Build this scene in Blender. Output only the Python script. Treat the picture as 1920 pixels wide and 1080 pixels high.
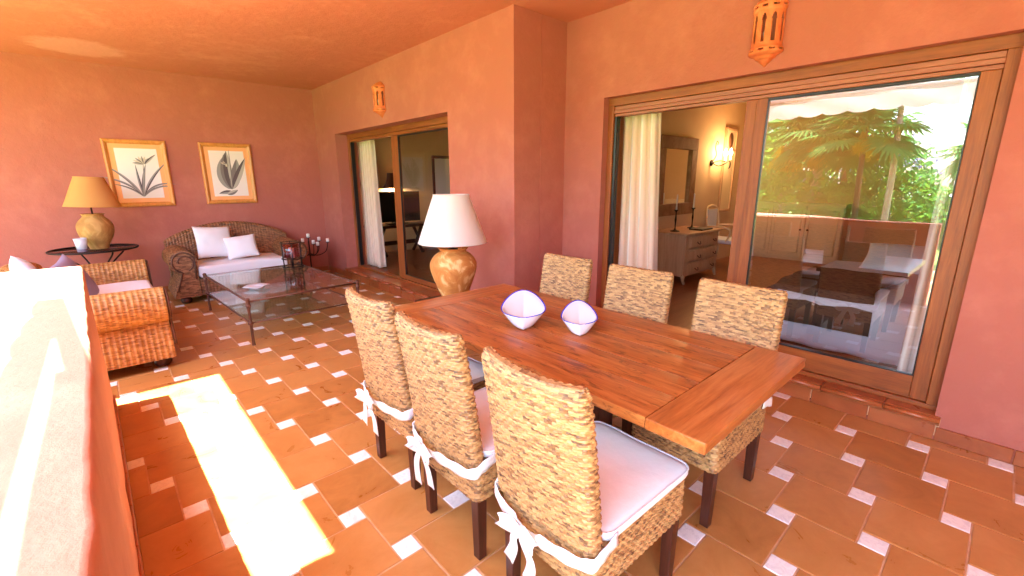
import bpy, bmesh, math, random
import numpy as np
from mathutils import Vector, Matrix, noise
random.seed(7); rng = np.random.default_rng(7)
S = bpy.context.scene
COL = S.collection
for o in list(bpy.data.objects): bpy.data.objects.remove(o)

# ------------------------------------------------------------------ camera
CAM_H = 1.56
PITCH, ROLL, YAW, FPX = math.radians(13.574), math.radians(0.243), math.radians(42.193), 837.53
def cam_basis():
    cp, sp, cy, sy = math.cos(PITCH), math.sin(PITCH), math.cos(YAW), math.sin(YAW)
    fwd = Vector((sy*cp, cy*cp, -sp)); right = Vector((cy, -sy, 0)); down = fwd.cross(right)
    r2 = math.cos(ROLL)*right + math.sin(ROLL)*down
    d2 = -math.sin(ROLL)*right + math.cos(ROLL)*down
    return r2, d2, fwd
cd = bpy.data.cameras.new('camera'); cam = bpy.data.objects.new('camera', cd); COL.objects.link(cam)
r_, d_, f_ = cam_basis()
M = Matrix(((r_.x, -d_.x, -f_.x, 0), (r_.y, -d_.y, -f_.y, 0), (r_.z, -d_.z, -f_.z, CAM_H), (0, 0, 0, 1)))
cam.matrix_world = M
cd.sensor_width = 36; cd.lens = FPX/1920*36; cd.clip_start = 0.02; cd.clip_end = 500
S.camera = cam

# ------------------------------------------------------------------ light
SUN = Vector((0.31, -0.05, -1.0)).normalized()          # the way the sunlight travels
el = math.asin(-SUN.z); az = math.atan2(-SUN.x, -SUN.y)  # azimuth measured from +Y towards +X
W = bpy.data.worlds.new('World'); S.world = W; W.use_nodes = True
nt = W.node_tree; bg = nt.nodes['Background']
sky = nt.nodes.new('ShaderNodeTexSky'); sky.sky_type = 'NISHITA'; sky.sun_disc = False
sky.sun_elevation = el; sky.sun_rotation = az; sky.air_density = 1.0; sky.dust_density = 1.6
nt.links.new(sky.outputs[0], bg.inputs[0]); bg.inputs[1].default_value = 0.15
sd = bpy.data.lights.new('sun', 'SUN'); sd.energy = 5.0; sd.angle = math.radians(0.55); sd.color = (1, .97, .93)
so = bpy.data.objects.new('sun', sd); COL.objects.link(so); so.location = (-6, 3, 16)
so.rotation_euler = SUN.to_track_quat('-Z', 'Y').to_euler()
S.view_settings.view_transform = 'Standard'; S.view_settings.look = 'None'
S.view_settings.gamma = 1; S.view_settings.use_curve_mapping = False
S.view_settings.exposure = 3.92
S.render.engine = 'CYCLES'
try:
    S.cycles.max_bounces = 14; S.cycles.diffuse_bounces = 9; S.cycles.glossy_bounces = 6
    S.cycles.transparent_max_bounces = 16; S.cycles.sample_clamp_indirect = 12
except Exception: pass

# ------------------------------------------------------------------ helpers
def link(name, me, mats=None, parent=None):
    o = bpy.data.objects.new(name, me); COL.objects.link(o)
    if mats is not None:
        for m in (mats if isinstance(mats, (list, tuple)) else [mats]): me.materials.append(m)
    if parent is not None: o.parent = parent
    return o
def obj(name, bm, mats, parent=None, smooth=False, sharp=None):
    me = bpy.data.meshes.new(name); bm.normal_update(); bm.to_mesh(me); bm.free()
    if smooth: me.polygons.foreach_set('use_smooth', [True]*len(me.polygons))
    if sharp:
        try: me.set_sharp_from_angle(angle=math.radians(sharp))
        except Exception: pass
    return link(name, me, mats, parent)
def tag(o, label, cat, group=None):
    o['label'] = label; o['category'] = cat
    if group: o['group'] = group
    return o
def thing(name, label, cat, loc=(0, 0, 0), rz=0, group=None):
    o = bpy.data.objects.new(name, None); COL.objects.link(o); o.empty_display_size = .1
    o.location = loc; o.rotation_euler = (0, 0, rz)
    return tag(o, label, cat, group)
def struct(o): o['kind'] = 'structure'; return o
def stuff(o): o['kind'] = 'stuff'; return o
def dup(root, loc, rz, label):
    r = root.copy(); COL.objects.link(r); r.location = loc; r.rotation_euler = (0, 0, rz); r['label'] = label
    for ch in list(root.children):
        c = ch.copy(); COL.objects.link(c); c.parent = r
        for g in list(ch.children):
            d = g.copy(); COL.objects.link(d); d.parent = c
    return r
def box(bm, x0, x1, y0, y1, z0, z1, bev=0, seg=2, mat=0, mtx=None):
    r = bmesh.ops.create_cube(bm, size=1)
    vs = r['verts']
    for v in vs:
        v.co = Vector((x0 if v.co.x < 0 else x1, y0 if v.co.y < 0 else y1, z0 if v.co.z < 0 else z1))
    fs = set(f for v in vs for f in v.link_faces)
    for f in fs: f.material_index = mat
    if bev:
        es = list(set(e for v in vs for e in v.link_edges))
        g = bmesh.ops.bevel(bm, geom=es, offset=bev, segments=seg, profile=.5, affect='EDGES')
        vs = list(set(v for f in g['faces'] for v in f.verts) | set(v for v in vs if v.is_valid))
    if mtx is not None:
        for v in vs: v.co = mtx @ v.co
    return vs
def bx(name, dims, mats, parent=None, bev=0, seg=2):
    bm = bmesh.new(); box(bm, *dims, bev=bev, seg=seg); return obj(name, bm, mats, parent)
def tube(bm, pts, rad, n=8, caps=True, flat=None):
    pts = [Vector(p) for p in pts]; rings = []
    rad = rad if isinstance(rad, (list, tuple)) else [rad]*len(pts)
    prev = None
    for i, p in enumerate(pts):
        t = (pts[min(i+1, len(pts)-1)] - pts[max(i-1, 0)]).normalized()
        if prev is None:
            a = Vector((0, 0, 1)) if abs(t.z) < .9 else Vector((1, 0, 0)); u = t.cross(a).normalized()
        else:
            u = (prev - t*prev.dot(t)).normalized()
        prev = u; w = t.cross(u)
        rings.append([bm.verts.new(p + rad[i]*(math.cos(k*2*math.pi/n)*u + math.sin(k*2*math.pi/n)*w)) for k in range(n)])
    for a, b in zip(rings, rings[1:]):
        for k in range(n):
            f = bm.faces.new((a[k], a[(k+1) % n], b[(k+1) % n], b[k])); f.smooth = True
    if caps:
        bm.faces.new(rings[0][::-1]); bm.faces.new(rings[-1])
def lathe(bm, prof, n=32, c=(0, 0, 0), wob=0, mat=0):
    rings = []
    for (r, z) in prof:
        rings.append([bm.verts.new((c[0]+r*math.cos(k*2*math.pi/n), c[1]+r*math.sin(k*2*math.pi/n), c[2]+z + 0)) for k in range(n)])
    for a, b in zip(rings, rings[1:]):
        for k in range(n):
            f = bm.faces.new((a[k], a[(k+1) % n], b[(k+1) % n], b[k])); f.smooth = True; f.material_index = mat
    if prof[0][0] > 1e-4: bm.faces.new(rings[0][::-1])
    if prof[-1][0] > 1e-4: bm.faces.new(rings[-1])
def smooth_prof(pts, n=6):
    out = []
    P = [pts[0]] + list(pts) + [pts[-1]]
    for i in range(1, len(P)-2):
        for k in range(n):
            t = k/n
            out.append(tuple(.5*((2*P[i][d]) + (-P[i-1][d]+P[i+1][d])*t + (2*P[i-1][d]-5*P[i][d]+4*P[i+1][d]-P[i+2][d])*t*t + (-P[i-1][d]+3*P[i][d]-3*P[i+1][d]+P[i+2][d])*t**3) for d in range(len(P[0]))))
    out.append(tuple(pts[-1])); return out

# ------------------------------------------------------------------ materials
def lin(c):
    return tuple(((x/255)/12.92 if x/255 <= .04045 else ((x/255+.055)/1.055)**2.4) for x in c)
def mat(name, col=(.5, .5, .5), rough=.6, metal=0, spec=.5):
    m = bpy.data.materials.new(name); m.use_nodes = True; t = m.node_tree
    b = t.nodes['Principled BSDF']
    b.inputs['Base Color'].default_value = (*col, 1); b.inputs['Roughness'].default_value = rough
    b.inputs['Metallic'].default_value = metal; b.inputs['Specular IOR Level'].default_value = spec
    return m, t, b
def N(t, kind, **kw):
    n = t.nodes.new('ShaderNode'+kind)
    for k, v in kw.items():
        if k in n.inputs: n.inputs[k].default_value = v
        else: setattr(n, k, v)
    return n
def ramp(t, stops, fac):
    r = t.nodes.new('ShaderNodeValToRGB'); e = r.color_ramp.elements
    e[0].position, e[0].color = stops[0][0], (*stops[0][1], 1)
    e[1].position, e[1].color = stops[-1][0], (*stops[-1][1], 1)
    for p, c in stops[1:-1]:
        x = e.new(p); x.color = (*c, 1)
    t.links.new(fac, r.inputs[0]); return r.outputs[0]
def coords(t, scale=(1, 1, 1), which='Object', rot=(0, 0, 0)):
    c = t.nodes.new('ShaderNodeTexCoord'); mp = t.nodes.new('ShaderNodeMapping')
    mp.inputs['Scale'].default_value = scale; mp.inputs['Rotation'].default_value = rot
    t.links.new(c.outputs[which], mp.inputs[0]); return mp.outputs[0]
def noise_n(t, vec, scale, detail=4, rough=.55, dist=0):
    n = N(t, 'TexNoise'); n.inputs['Scale'].default_value = scale; n.inputs['Detail'].default_value = detail
    n.inputs['Roughness'].default_value = rough; n.inputs['Distortion'].default_value = dist
    t.links.new(vec, n.inputs['Vector']); return n.outputs['Fac']
def mixc(t, a, b, fac, mode='MIX'):
    m = t.nodes.new('ShaderNodeMix'); m.data_type = 'RGBA'; m.blend_type = mode
    for sock, v in ((m.inputs[6], a), (m.inputs[7], b), (m.inputs[0], fac)):
        if hasattr(v, 'links') or hasattr(v, 'is_output'): t.links.new(v, sock)
        elif isinstance(v, (int, float)): sock.default_value = v
        else: sock.default_value = (*v, 1)
    return m.outputs[2]
def bump(t, b, h, strength=.3, dist=.01, prev=None):
    n = t.nodes.new('ShaderNodeBump'); n.inputs['Strength'].default_value = strength; n.inputs['Distance'].default_value = dist
    t.links.new(h, n.inputs['Height'])
    if prev is not None: t.links.new(prev, n.inputs['Normal'])
    t.links.new(n.outputs[0], b.inputs['Normal']); return n.outputs[0]
def math_n(t, op, a, b=None):
    n = t.nodes.new('ShaderNodeMath'); n.operation = op
    for i, v in enumerate((a, b)):
        if v is None: continue
        if isinstance(v, (int, float)): n.inputs[i].default_value = v
        else: t.links.new(v, n.inputs[i])
    return n.outputs[0]

def stucco(name, c1, c2, patch=None):
    m, t, b = mat(name, c1, .92, spec=.25)
    v = coords(t, which='Object')
    big = noise_n(t, v, 1.1, 5, .6, .4); mid = noise_n(t, v, 6, 6, .65); fine = noise_n(t, v, 85, 5, .7)
    f = math_n(t, 'ADD', math_n(t, 'MULTIPLY', big, .6), math_n(t, 'MULTIPLY', mid, .4))
    c = ramp(t, [(.32, tuple(q*.97 for q in c1)), (.5, c1), (.70, c2)], f)
    if patch is not None:   # one pale patch with a noise-broken edge, mixed into the base colour
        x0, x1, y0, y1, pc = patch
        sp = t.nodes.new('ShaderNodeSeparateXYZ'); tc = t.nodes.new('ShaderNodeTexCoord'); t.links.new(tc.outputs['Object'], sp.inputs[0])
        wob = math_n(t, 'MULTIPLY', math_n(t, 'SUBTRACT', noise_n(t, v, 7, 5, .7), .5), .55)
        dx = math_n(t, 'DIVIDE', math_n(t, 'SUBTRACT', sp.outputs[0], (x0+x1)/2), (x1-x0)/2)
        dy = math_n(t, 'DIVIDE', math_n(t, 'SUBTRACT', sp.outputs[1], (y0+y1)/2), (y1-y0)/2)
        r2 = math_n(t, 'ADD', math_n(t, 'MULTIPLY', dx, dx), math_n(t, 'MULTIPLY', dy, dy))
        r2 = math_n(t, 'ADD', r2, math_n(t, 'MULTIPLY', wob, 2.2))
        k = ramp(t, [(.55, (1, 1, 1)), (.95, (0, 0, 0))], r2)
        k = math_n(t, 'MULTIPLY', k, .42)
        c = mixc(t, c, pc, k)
    t.links.new(c, b.inputs['Base Color'])
    p = bump(t, b, fine, .35, .004)
    bump(t, b, mid, .3, .03, p)
    return m
TERRA1, TERRA2 = lin((174, 104, 90)), lin((187, 117, 102))
m_wall = stucco('terracotta_stucco', TERRA1, TERRA2)
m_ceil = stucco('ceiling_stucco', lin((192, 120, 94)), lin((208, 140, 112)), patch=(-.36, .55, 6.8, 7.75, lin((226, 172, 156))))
m_par = stucco('parapet_stucco', lin((190, 128, 104)), lin((204, 144, 118)))

def tile_mat(cols, nm='terracotta_tile'):
    m, t, b = mat(nm, rough=.33)
    tc = t.nodes.new('ShaderNodeTexCoord'); oi = t.nodes.new('ShaderNodeObjectInfo')
    ad = t.nodes.new('ShaderNodeVectorMath'); ad.operation = 'ADD'
    cb = t.nodes.new('ShaderNodeCombineXYZ'); t.links.new(math_n(t, 'MULTIPLY', oi.outputs['Random'], 60), cb.inputs[0])
    t.links.new(tc.outputs['Object'], ad.inputs[0]); t.links.new(cb.outputs[0], ad.inputs[1])
    n = noise_n(t, ad.outputs[0], 5, 5, .6, 1.2); n2 = noise_n(t, ad.outputs[0], 38, 4, .6)
    f = math_n(t, 'ADD', math_n(t, 'MULTIPLY', n, .75), math_n(t, 'MULTIPLY', oi.outputs['Random'], .28))
    c = ramp(t, [(.25, lin(cols[0])), (.5, lin(cols[1])), (.8, lin(cols[2]))], f)
    c = mixc(t, c, lin((150, 92, 44)), math_n(t, 'MULTIPLY', n2, .25))
    t.links.new(c, b.inputs['Base Color'])
    t.links.new(ramp(t, [(.3, (.26,)*3), (.75, (.42,)*3)], n), b.inputs['Roughness'])
    bump(t, b, n, .12, .01)
    return m
m_tile = tile_mat(((158, 104, 52), (182, 126, 68), (198, 144, 86)))
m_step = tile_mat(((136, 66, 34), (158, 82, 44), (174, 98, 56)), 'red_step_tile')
def marble_mat():
    m, t, b = mat('white_marble', rough=.3)
    tc = t.nodes.new('ShaderNodeTexCoord'); oi = t.nodes.new('ShaderNodeObjectInfo')
    ad = t.nodes.new('ShaderNodeVectorMath'); ad.operation = 'ADD'
    cb = t.nodes.new('ShaderNodeCombineXYZ'); t.links.new(math_n(t, 'MULTIPLY', oi.outputs['Random'], 60), cb.inputs[0])
    t.links.new(tc.outputs['Object'], ad.inputs[0]); t.links.new(cb.outputs[0], ad.inputs[1])
    n = noise_n(t, ad.outputs[0], 22, 6, .65, 1.5)
    t.links.new(ramp(t, [(.35, lin((222, 220, 220))), (.55, lin((240, 238, 236)))], n), b.inputs['Base Color'])
    return m
m_marble = marble_mat()
def grout_mat():
    m, t, b = mat('grout', lin((188, 130, 92)), .95)
    v = coords(t); n = noise_n(t, v, 14, 5)
    t.links.new(ramp(t, [(.3, lin((182, 138, 104))), (.7, lin((214, 174, 138)))], n), b.inputs['Base Color']); return m
m_grout = grout_mat()
def wood(name, c1, c2, c3, axis='Y', rough=.4, scale=1., knots=False, rnd=True):
    m, t, b = mat(name, rough=rough)
    s = {'X': (1.0, 14, 14), 'Y': (14, 1.0, 14), 'Z': (14, 14, 1.0)}[axis]
    tc = t.nodes.new('ShaderNodeTexCoord'); mp = t.nodes.new('ShaderNodeMapping'); mp.inputs['Scale'].default_value = [q*scale for q in s]
    oi = t.nodes.new('ShaderNodeObjectInfo'); cb = t.nodes.new('ShaderNodeCombineXYZ')
    r = math_n(t, 'MULTIPLY', oi.outputs['Random'], 37.)
    for k in range(3): t.links.new(r, cb.inputs[k])
    t.links.new(tc.outputs['Object'], mp.inputs[0]); t.links.new(cb.outputs[0], mp.inputs['Location'])
    v = mp.outputs[0]
    n = noise_n(t, v, 1.6, 8, .62, .9); g = noise_n(t, v, 9, 4, .6, .2)
    f = math_n(t, 'ADD', math_n(t, 'MULTIPLY', n, .72), math_n(t, 'MULTIPLY', g, .28))
    c = ramp(t, [(.3, c1), (.5, c2), (.72, c3)], f)
    if knots:
        mp2 = t.nodes.new('ShaderNodeMapping'); mp2.inputs['Scale'].default_value = (16, 3.0, 16)
        t.links.new(tc.outputs['Object'], mp2.inputs[0]); t.links.new(cb.outputs[0], mp2.inputs['Location'])
        k = noise_n(t, mp2.outputs[0], 2.2, 7, .72, 1.0)
        kk = ramp(t, [(.535, (0, 0, 0)), (.60, (1, 1, 1))], k)
        c = mixc(t, c, lin((88, 38, 14)), math_n(t, 'MULTIPLY', kk, .7))
    t.links.new(c, b.inputs['Base Color']); bump(t, b, f, .18, .004); return m
m_table = wood('table_wood', lin((116, 60, 26)), lin((160, 92, 42)), lin((190, 124, 66)), 'Y', .36, 1., True)
m_table_x = wood('table_wood_cross', lin((126, 66, 28)), lin((166, 98, 46)), lin((192, 128, 70)), 'X', .34)
m_door = wood('door_wood', lin((112, 54, 20)), lin((144, 76, 28)), lin((168, 96, 40)), 'Z', .5)
m_door_y = wood('door_wood_rail', lin((112, 54, 20)), lin((144, 76, 28)), lin((168, 96, 40)), 'Y', .5)
m_shut = wood('shutter_rail', lin((136, 78, 56)), lin((156, 94, 68)), lin((170, 108, 80)), 'Y', .45)
m_dark = wood('dark_leg_wood', lin((48, 22, 14)), lin((70, 32, 20)), lin((92, 46, 30)), 'Z', .35)
m_darkt = wood('dark_table_wood', lin((40, 20, 13)), lin((62, 32, 22)), lin((84, 46, 32)), 'X', .3)
m_frame = wood('gilded_pine', lin((178, 108, 48)), lin((206, 136, 66)), lin((222, 156, 84)), 'Z', .4, .6)

def wicker(name, stops, rowbias=.35, rough=.5):
    m, t, b = mat(name, rough=rough)
    uv = t.nodes.new('ShaderNodeTexCoord'); sp = t.nodes.new('ShaderNodeSeparateXYZ'); t.links.new(uv.outputs['UV'], sp.inputs[0])
    fv = math_n(t, 'FLOOR', sp.outputs[1])
    # cell: shift half a cell each row, so each strand hump is one cell
    fu = math_n(t, 'FLOOR', math_n(t, 'MULTIPLY', math_n(t, 'ADD', math_n(t, 'ADD', sp.outputs[0], .5), math_n(t, 'FLOOR', math_n(t, 'MULTIPLY', fv, .5))), .5))
    cb = t.nodes.new('ShaderNodeCombineXYZ'); t.links.new(fu, cb.inputs[0]); t.links.new(fv, cb.inputs[1])
    w = t.nodes.new('ShaderNodeTexWhiteNoise'); w.noise_dimensions = '3D'; t.links.new(cb.outputs[0], w.inputs['Vector'])
    cb2 = t.nodes.new('ShaderNodeCombineXYZ'); t.links.new(math_n(t, 'MULTIPLY', sp.outputs[0], .12), cb2.inputs[0]); t.links.new(math_n(t, 'MULTIPLY', fv, .37), cb2.inputs[1])
    rn = noise_n(t, cb2.outputs[0], 2.0, 3, .6)
    cb3 = t.nodes.new('ShaderNodeCombineXYZ'); t.links.new(math_n(t, 'MULTIPLY', sp.outputs[0], .6), cb3.inputs[0]); t.links.new(math_n(t, 'MULTIPLY', sp.outputs[1], 6), cb3.inputs[1])
    fib = noise_n(t, cb3.outputs[0], 2.5, 4, .7)
    f = math_n(t, 'ADD', math_n(t, 'MULTIPLY', w.outputs['Value'], 1-rowbias), math_n(t, 'MULTIPLY', math_n(t, 'SUBTRACT', math_n(t, 'MULTIPLY', rn, 2.2), .6), rowbias))
    f = math_n(t, 'ADD', f, math_n(t, 'MULTIPLY', math_n(t, 'SUBTRACT', fib, .5), .35))
    t.links.new(ramp(t, stops, f), b.inputs['Base Color']); return m
m_wick = wicker('chair_wicker', [(.06, lin((78, 52, 36))), (.26, lin((126, 90, 58))), (.44, lin((164, 122, 76))), (.7, lin((186, 144, 92))), (1., lin((200, 162, 110)))], .45)
m_wick2 = wicker('sofa_wicker', [(.0, lin((128, 78, 36))), (.3, lin((172, 114, 56))), (.65, lin((198, 140, 74))), (1., lin((214, 160, 94)))], .2)
m_wick3 = wicker('dark_sofa_wicker', [(.0, lin((78, 46, 26))), (.3, lin((118, 74, 42))), (.65, lin((148, 98, 60))), (1., lin((170, 120, 78)))], .2)

def fabric(name, c, rough=.9, sc=900, wr=.25):
    m, t, b = mat(name, c, rough, spec=.2)
    v = coords(t); n = noise_n(t, v, 7, 5, .6); f = noise_n(t, v, sc, 2)
    p = bump(t, b, f, .15, .001); bump(t, b, n, wr, .02, p); return m
m_white = fabric('white_cotton', lin((230, 230, 232)))
m_cush = fabric('seat_cotton', lin((226, 228, 230)))
m_grey = fabric('mauve_grey_cotton', lin((150, 132, 146)))
m_throw = fabric('brown_throw', lin((96, 74, 60)))
m_sheet = fabric('bed_cotton', lin((205, 208, 222)))
def curtain_mat():
    m, t, b = mat('curtain_linen', rough=.9, spec=.1)
    uv = t.nodes.new('ShaderNodeTexCoord'); sp = t.nodes.new('ShaderNodeSeparateXYZ'); t.links.new(uv.outputs['UV'], sp.inputs[0])
    s = math_n(t, 'SINE', math_n(t, 'MULTIPLY', sp.outputs[0], 44))
    t.links.new(ramp(t, [(.35, lin((240, 232, 220))), (.5, lin((226, 202, 180)))], math_n(t, 'ADD', math_n(t, 'MULTIPLY', s, .5), .5)), b.inputs['Base Color'])
    bump(t, b, noise_n(t, uv.outputs['UV'], 40, 4), .2, .005); return m
m_curt = curtain_mat()
def clay(name, c1, c2, c3, sc=6):
    m, t, b = mat(name, rough=.75)
    v = coords(t, (1, 1, .8)); n = noise_n(t, v, sc, 6, .55, 2.2); n2 = noise_n(t, v, 60, 4)
    t.links.new(ramp(t, [(.36, c1), (.52, c2), (.62, c3)], n), b.inputs['Base Color']); bump(t, b, n2, .25, .004); return m
m_jar = clay('clouded_clay', lin((190, 118, 52)), lin((204, 136, 66)), lin((230, 186, 122)))
m_jar2 = clay('olive_clay', lin((158, 108, 48)), lin((178, 128, 62)), lin((196, 148, 82)), 4)
m_lant = clay('lantern_clay', lin((206, 104, 60)), lin((220, 122, 74)), lin((230, 140, 92)), 3)
m_iron = mat('dark_iron', lin((52, 40, 36)), .5, .7)[0]
m_rust = mat('rusty_iron', lin((110, 76, 60)), .55, .6)[0]
def shade_mat(name, c, tr):
    m = bpy.data.materials.new(name); m.use_nodes = True; t = m.node_tree; t.nodes.clear()
    o = t.nodes.new('ShaderNodeOutputMaterial'); d = t.nodes.new('ShaderNodeBsdfDiffuse'); d.inputs[0].default_value = (*c, 1)
    k = t.nodes.new('ShaderNodeBsdfTranslucent'); k.inputs[0].default_value = (*c, 1); x = t.nodes.new('ShaderNodeMixShader'); x.inputs[0].default_value = tr
    t.links.new(d.outputs[0], x.inputs[1]); t.links.new(k.outputs[0], x.inputs[2]); t.links.new(x.outputs[0], o.inputs[0])
    bn = t.nodes.new('ShaderNodeBump'); bn.inputs['Strength'].default_value = .15; bn.inputs['Distance'].default_value = .001
    t.links.new(noise_n(t, coords(t, (30, 30, 3)), 30, 2), bn.inputs['Height']); t.links.new(bn.outputs[0], d.inputs['Normal'])
    return m
m_shade = shade_mat('white_shade', lin((238, 232, 228)), .35)
m_shade2 = shade_mat('amber_shade', lin((226, 172, 104)), .4)
m_leaf = shade_mat('leaf', lin((116, 166, 66)), .5)
m_leaf2 = shade_mat('palm_leaf', lin((96, 150, 84)), .5)
m_leaf3 = shade_mat('dark_leaf', lin((84, 122, 72)), .5)
m_dry = shade_mat('dry_frond', lin((206, 160, 50)), .5)
m_blue = shade_mat('lilac_flowers', lin((160, 150, 206)), .35)
m_awn = shade_mat('awning_canvas', lin((230, 226, 222)), .35)
def glass_mat(name, ior, tint, rough=0.0):
    m = bpy.data.materials.new(name); m.use_nodes = True; t = m.node_tree; t.nodes.clear()
    o = t.nodes.new('ShaderNodeOutputMaterial'); g = t.nodes.new('ShaderNodeBsdfGlossy'); g.inputs['Roughness'].default_value = rough
    g.inputs[0].default_value = (1, 1, 1, 1)
    tr = t.nodes.new('ShaderNodeBsdfTransparent'); tr.inputs[0].default_value = (*tint, 1)
    lw = t.nodes.new('ShaderNodeLayerWeight'); lw.inputs[0].default_value = .5; x = t.nodes.new('ShaderNodeMixShader')
    f0 = ((ior-1)/(ior+1))**2
    fr = math_n(t, 'ADD', math_n(t, 'MULTIPLY', math_n(t, 'POWER', lw.outputs['Facing'], 5), 1-f0), f0)
    t.links.new(fr, x.inputs[0]); t.links.new(tr.outputs[0], x.inputs[1]); t.links.new(g.outputs[0], x.inputs[2]); t.links.new(x.outputs[0], o.inputs[0])
    return m
m_glass = glass_mat('door_glass', 2.75, (.86, .88, .90), .004)
m_glass0 = glass_mat('far_door_glass', 1.6, (.8, .82, .84), .004)
m_tglass = glass_mat('table_glass', 1.42, (.86, .93, .9))
m_vglass = glass_mat('purple_glass', 1.7, (.86, .66, .70))
m_mirror = mat('mirror_silver', (.8, .8, .78), .03, 1)[0]
m_ceram = mat('glazed_ceramic', lin((206, 204, 208)), .22)[0]
m_cobalt = mat('cobalt_glaze', lin((24, 52, 190)), .25)[0]
m_plum = mat('plum_wax', lin((150, 84, 92)), .5)[0]
m_wax = mat('candle_wax', lin((238, 230, 220)), .5)[0]
m_black = mat('black_plastic', (.008, .008, .009), .35)[0]
m_cream = mat('cream_paint', lin((226, 200, 164)), .55)[0]
def plain(name, c, rough=.85):
    m, t, b = mat(name, c, rough); v = coords(t); n = noise_n(t, v, 3, 5)
    t.links.new(mixc(t, c, tuple(q*.85 for q in c), n), b.inputs['Base Color']); bump(t, b, noise_n(t, v, 60, 3), .15, .003); return m
m_room = plain('room_plaster', lin((224, 190, 150)))
m_roomfl = wood('room_floor', lin((116, 66, 36)), lin((140, 84, 48)), lin((158, 100, 60)), 'X', .3)
m_mat_board = mat('peach_mount', lin((240, 170, 112)), .8)[0]
m_paper = mat('art_paper', lin((232, 222, 218)), .8)[0]
m_art = [mat('ink_'+str(i), lin(c), .8)[0] for i, c in enumerate([(120, 112, 112), (150, 146, 144), (92, 80, 84), (178, 172, 164), (206, 190, 170)])]
def emit(name, c, s):
    m = bpy.data.materials.new(name); m.use_nodes = True; t = m.node_tree; t.nodes.clear()
    o = t.nodes.new('ShaderNodeOutputMaterial'); e = t.nodes.new('ShaderNodeEmission'); e.inputs[0].default_value = (*c, 1); e.inputs[1].default_value = s
    t.links.new(e.outputs[0], o.inputs[0]); return m
m_bulb = emit('lit_bulb', (1, .72, .38), 10)
m_bulb_off = mat('bulb_glass', lin((226, 226, 222)), .15)[0]

# ------------------------------------------------------------------ ground, floor
def grid_plane(name, x0, x1, y0, y1, z, m, nx=2, ny=2):
    bm = bmesh.new()
    vs = [[bm.verts.new((x0+(x1-x0)*i/nx, y0+(y1-y0)*j/ny, z)) for j in range(ny+1)] for i in range(nx+1)]
    for i in range(nx):
        for j in range(ny): bm.faces.new((vs[i][j], vs[i+1][j], vs[i+1][j+1], vs[i][j+1]))
    return obj(name, bm, m)
m_grass, tt, bb = mat('lawn_grass', rough=.9)
tt.links.new(ramp(tt, [(.3, lin((92, 128, 44))), (.7, lin((140, 168, 70)))], noise_n(tt, coords(tt), 1.5, 8, .7)), bb.inputs['Base Color'])
bump(tt, bb, noise_n(tt, coords(tt), 30, 4), .6, .05)
struct(grid_plane('lawn', -150, 150, -150, 150, -.45, m_grass))

floor = struct(bx('floor', (-3.2, 3.9, -4.0, 8.3, -.4, -.004), m_grout))
A_, B_, OX, OY = .33670, .10337, .6793, 2.97823
g2 = .0034
def tile_mesh(name, s, m, h=.012):
    bm = bmesh.new(); a = s/2 - g2
    lo = [bm.verts.new((x, y, -h)) for x, y in ((-a, -a), (a, -a), (a, a), (-a, a))]
    mi = [bm.verts.new((x, y, -.0022)) for x, y in ((-a, -a), (a, -a), (a, a), (-a, a))]
    c = a-.0028
    hi = [bm.verts.new((x, y, 0)) for x, y in ((-c, -c), (c, -c), (c, c), (-c, c))]
    for p, q in ((lo, mi), (mi, hi)):
        for k in range(4):
            f = bm.faces.new((p[k], p[(k+1) % 4], q[(k+1) % 4], q[k]))
    bm.faces.new(hi)
    bm.normal_update(); me = bpy.data.meshes.new(name); bm.to_mesh(me); bm.free(); me.materials.append(m); return me
me_tile = tile_mesh('tile', A_, m_tile); me_in = tile_mesh('marble_inset', B_, m_marble)
def in_area(x, y):
    return (-.22 < x < 3.62 and -.42 < y < 8.1) or (-1.35 < x <= -.22 and 4.2 < y < 8.1)
def in_rest(x, y):
    return -3.2 < x < 3.62 and -4.0 < y < 8.2
rest_t, rest_m = [], []
cand_t, cand_m = [], []
for i in range(-40, 40):
    for j in range(-40, 40):
        px, py = OX + i*A_ + j*B_, OY + i*B_ - j*A_
        bx_, by_ = px - B_/2 + B_ + A_/2, py - B_/2 + (B_-A_) + A_/2
        for (x, y, L, Rr) in ((px, py, cand_m, rest_m), (bx_, by_, cand_t, rest_t)):
            if in_area(x, y): L.append((math.hypot(x, y), x, y))
            elif in_rest(x, y): Rr.append((x, y))
for L, Rr, me in ((cand_t, rest_t, me_tile), (cand_m, rest_m, me_in)):
    L.sort()
    for (_, x, y) in L[:298]:
        o = bpy.data.objects.new(me.name, me); COL.objects.link(o); o.parent = floor
        o.location = (x, y, random.uniform(-.0006, .0006)); o.rotation_euler = (random.gauss(0, .0012), random.gauss(0, .0012), random.gauss(0, .003))
    Rr += [(x, y) for (_, x, y) in L[298:]]
    bm = bmesh.new()
    h = A_/2 - g2 if me is me_tile else B_/2 - g2
    for (x, y) in Rr:
        bm.faces.new([bm.verts.new((x+a*h, y+b*h, 0)) for a, b in ((-1, -1), (1, -1), (1, 1), (-1, 1))])
    stuff(obj('tile_field' if me is me_tile else 'inset_field', bm, m_tile if me is me_tile else m_marble, floor))

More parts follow.
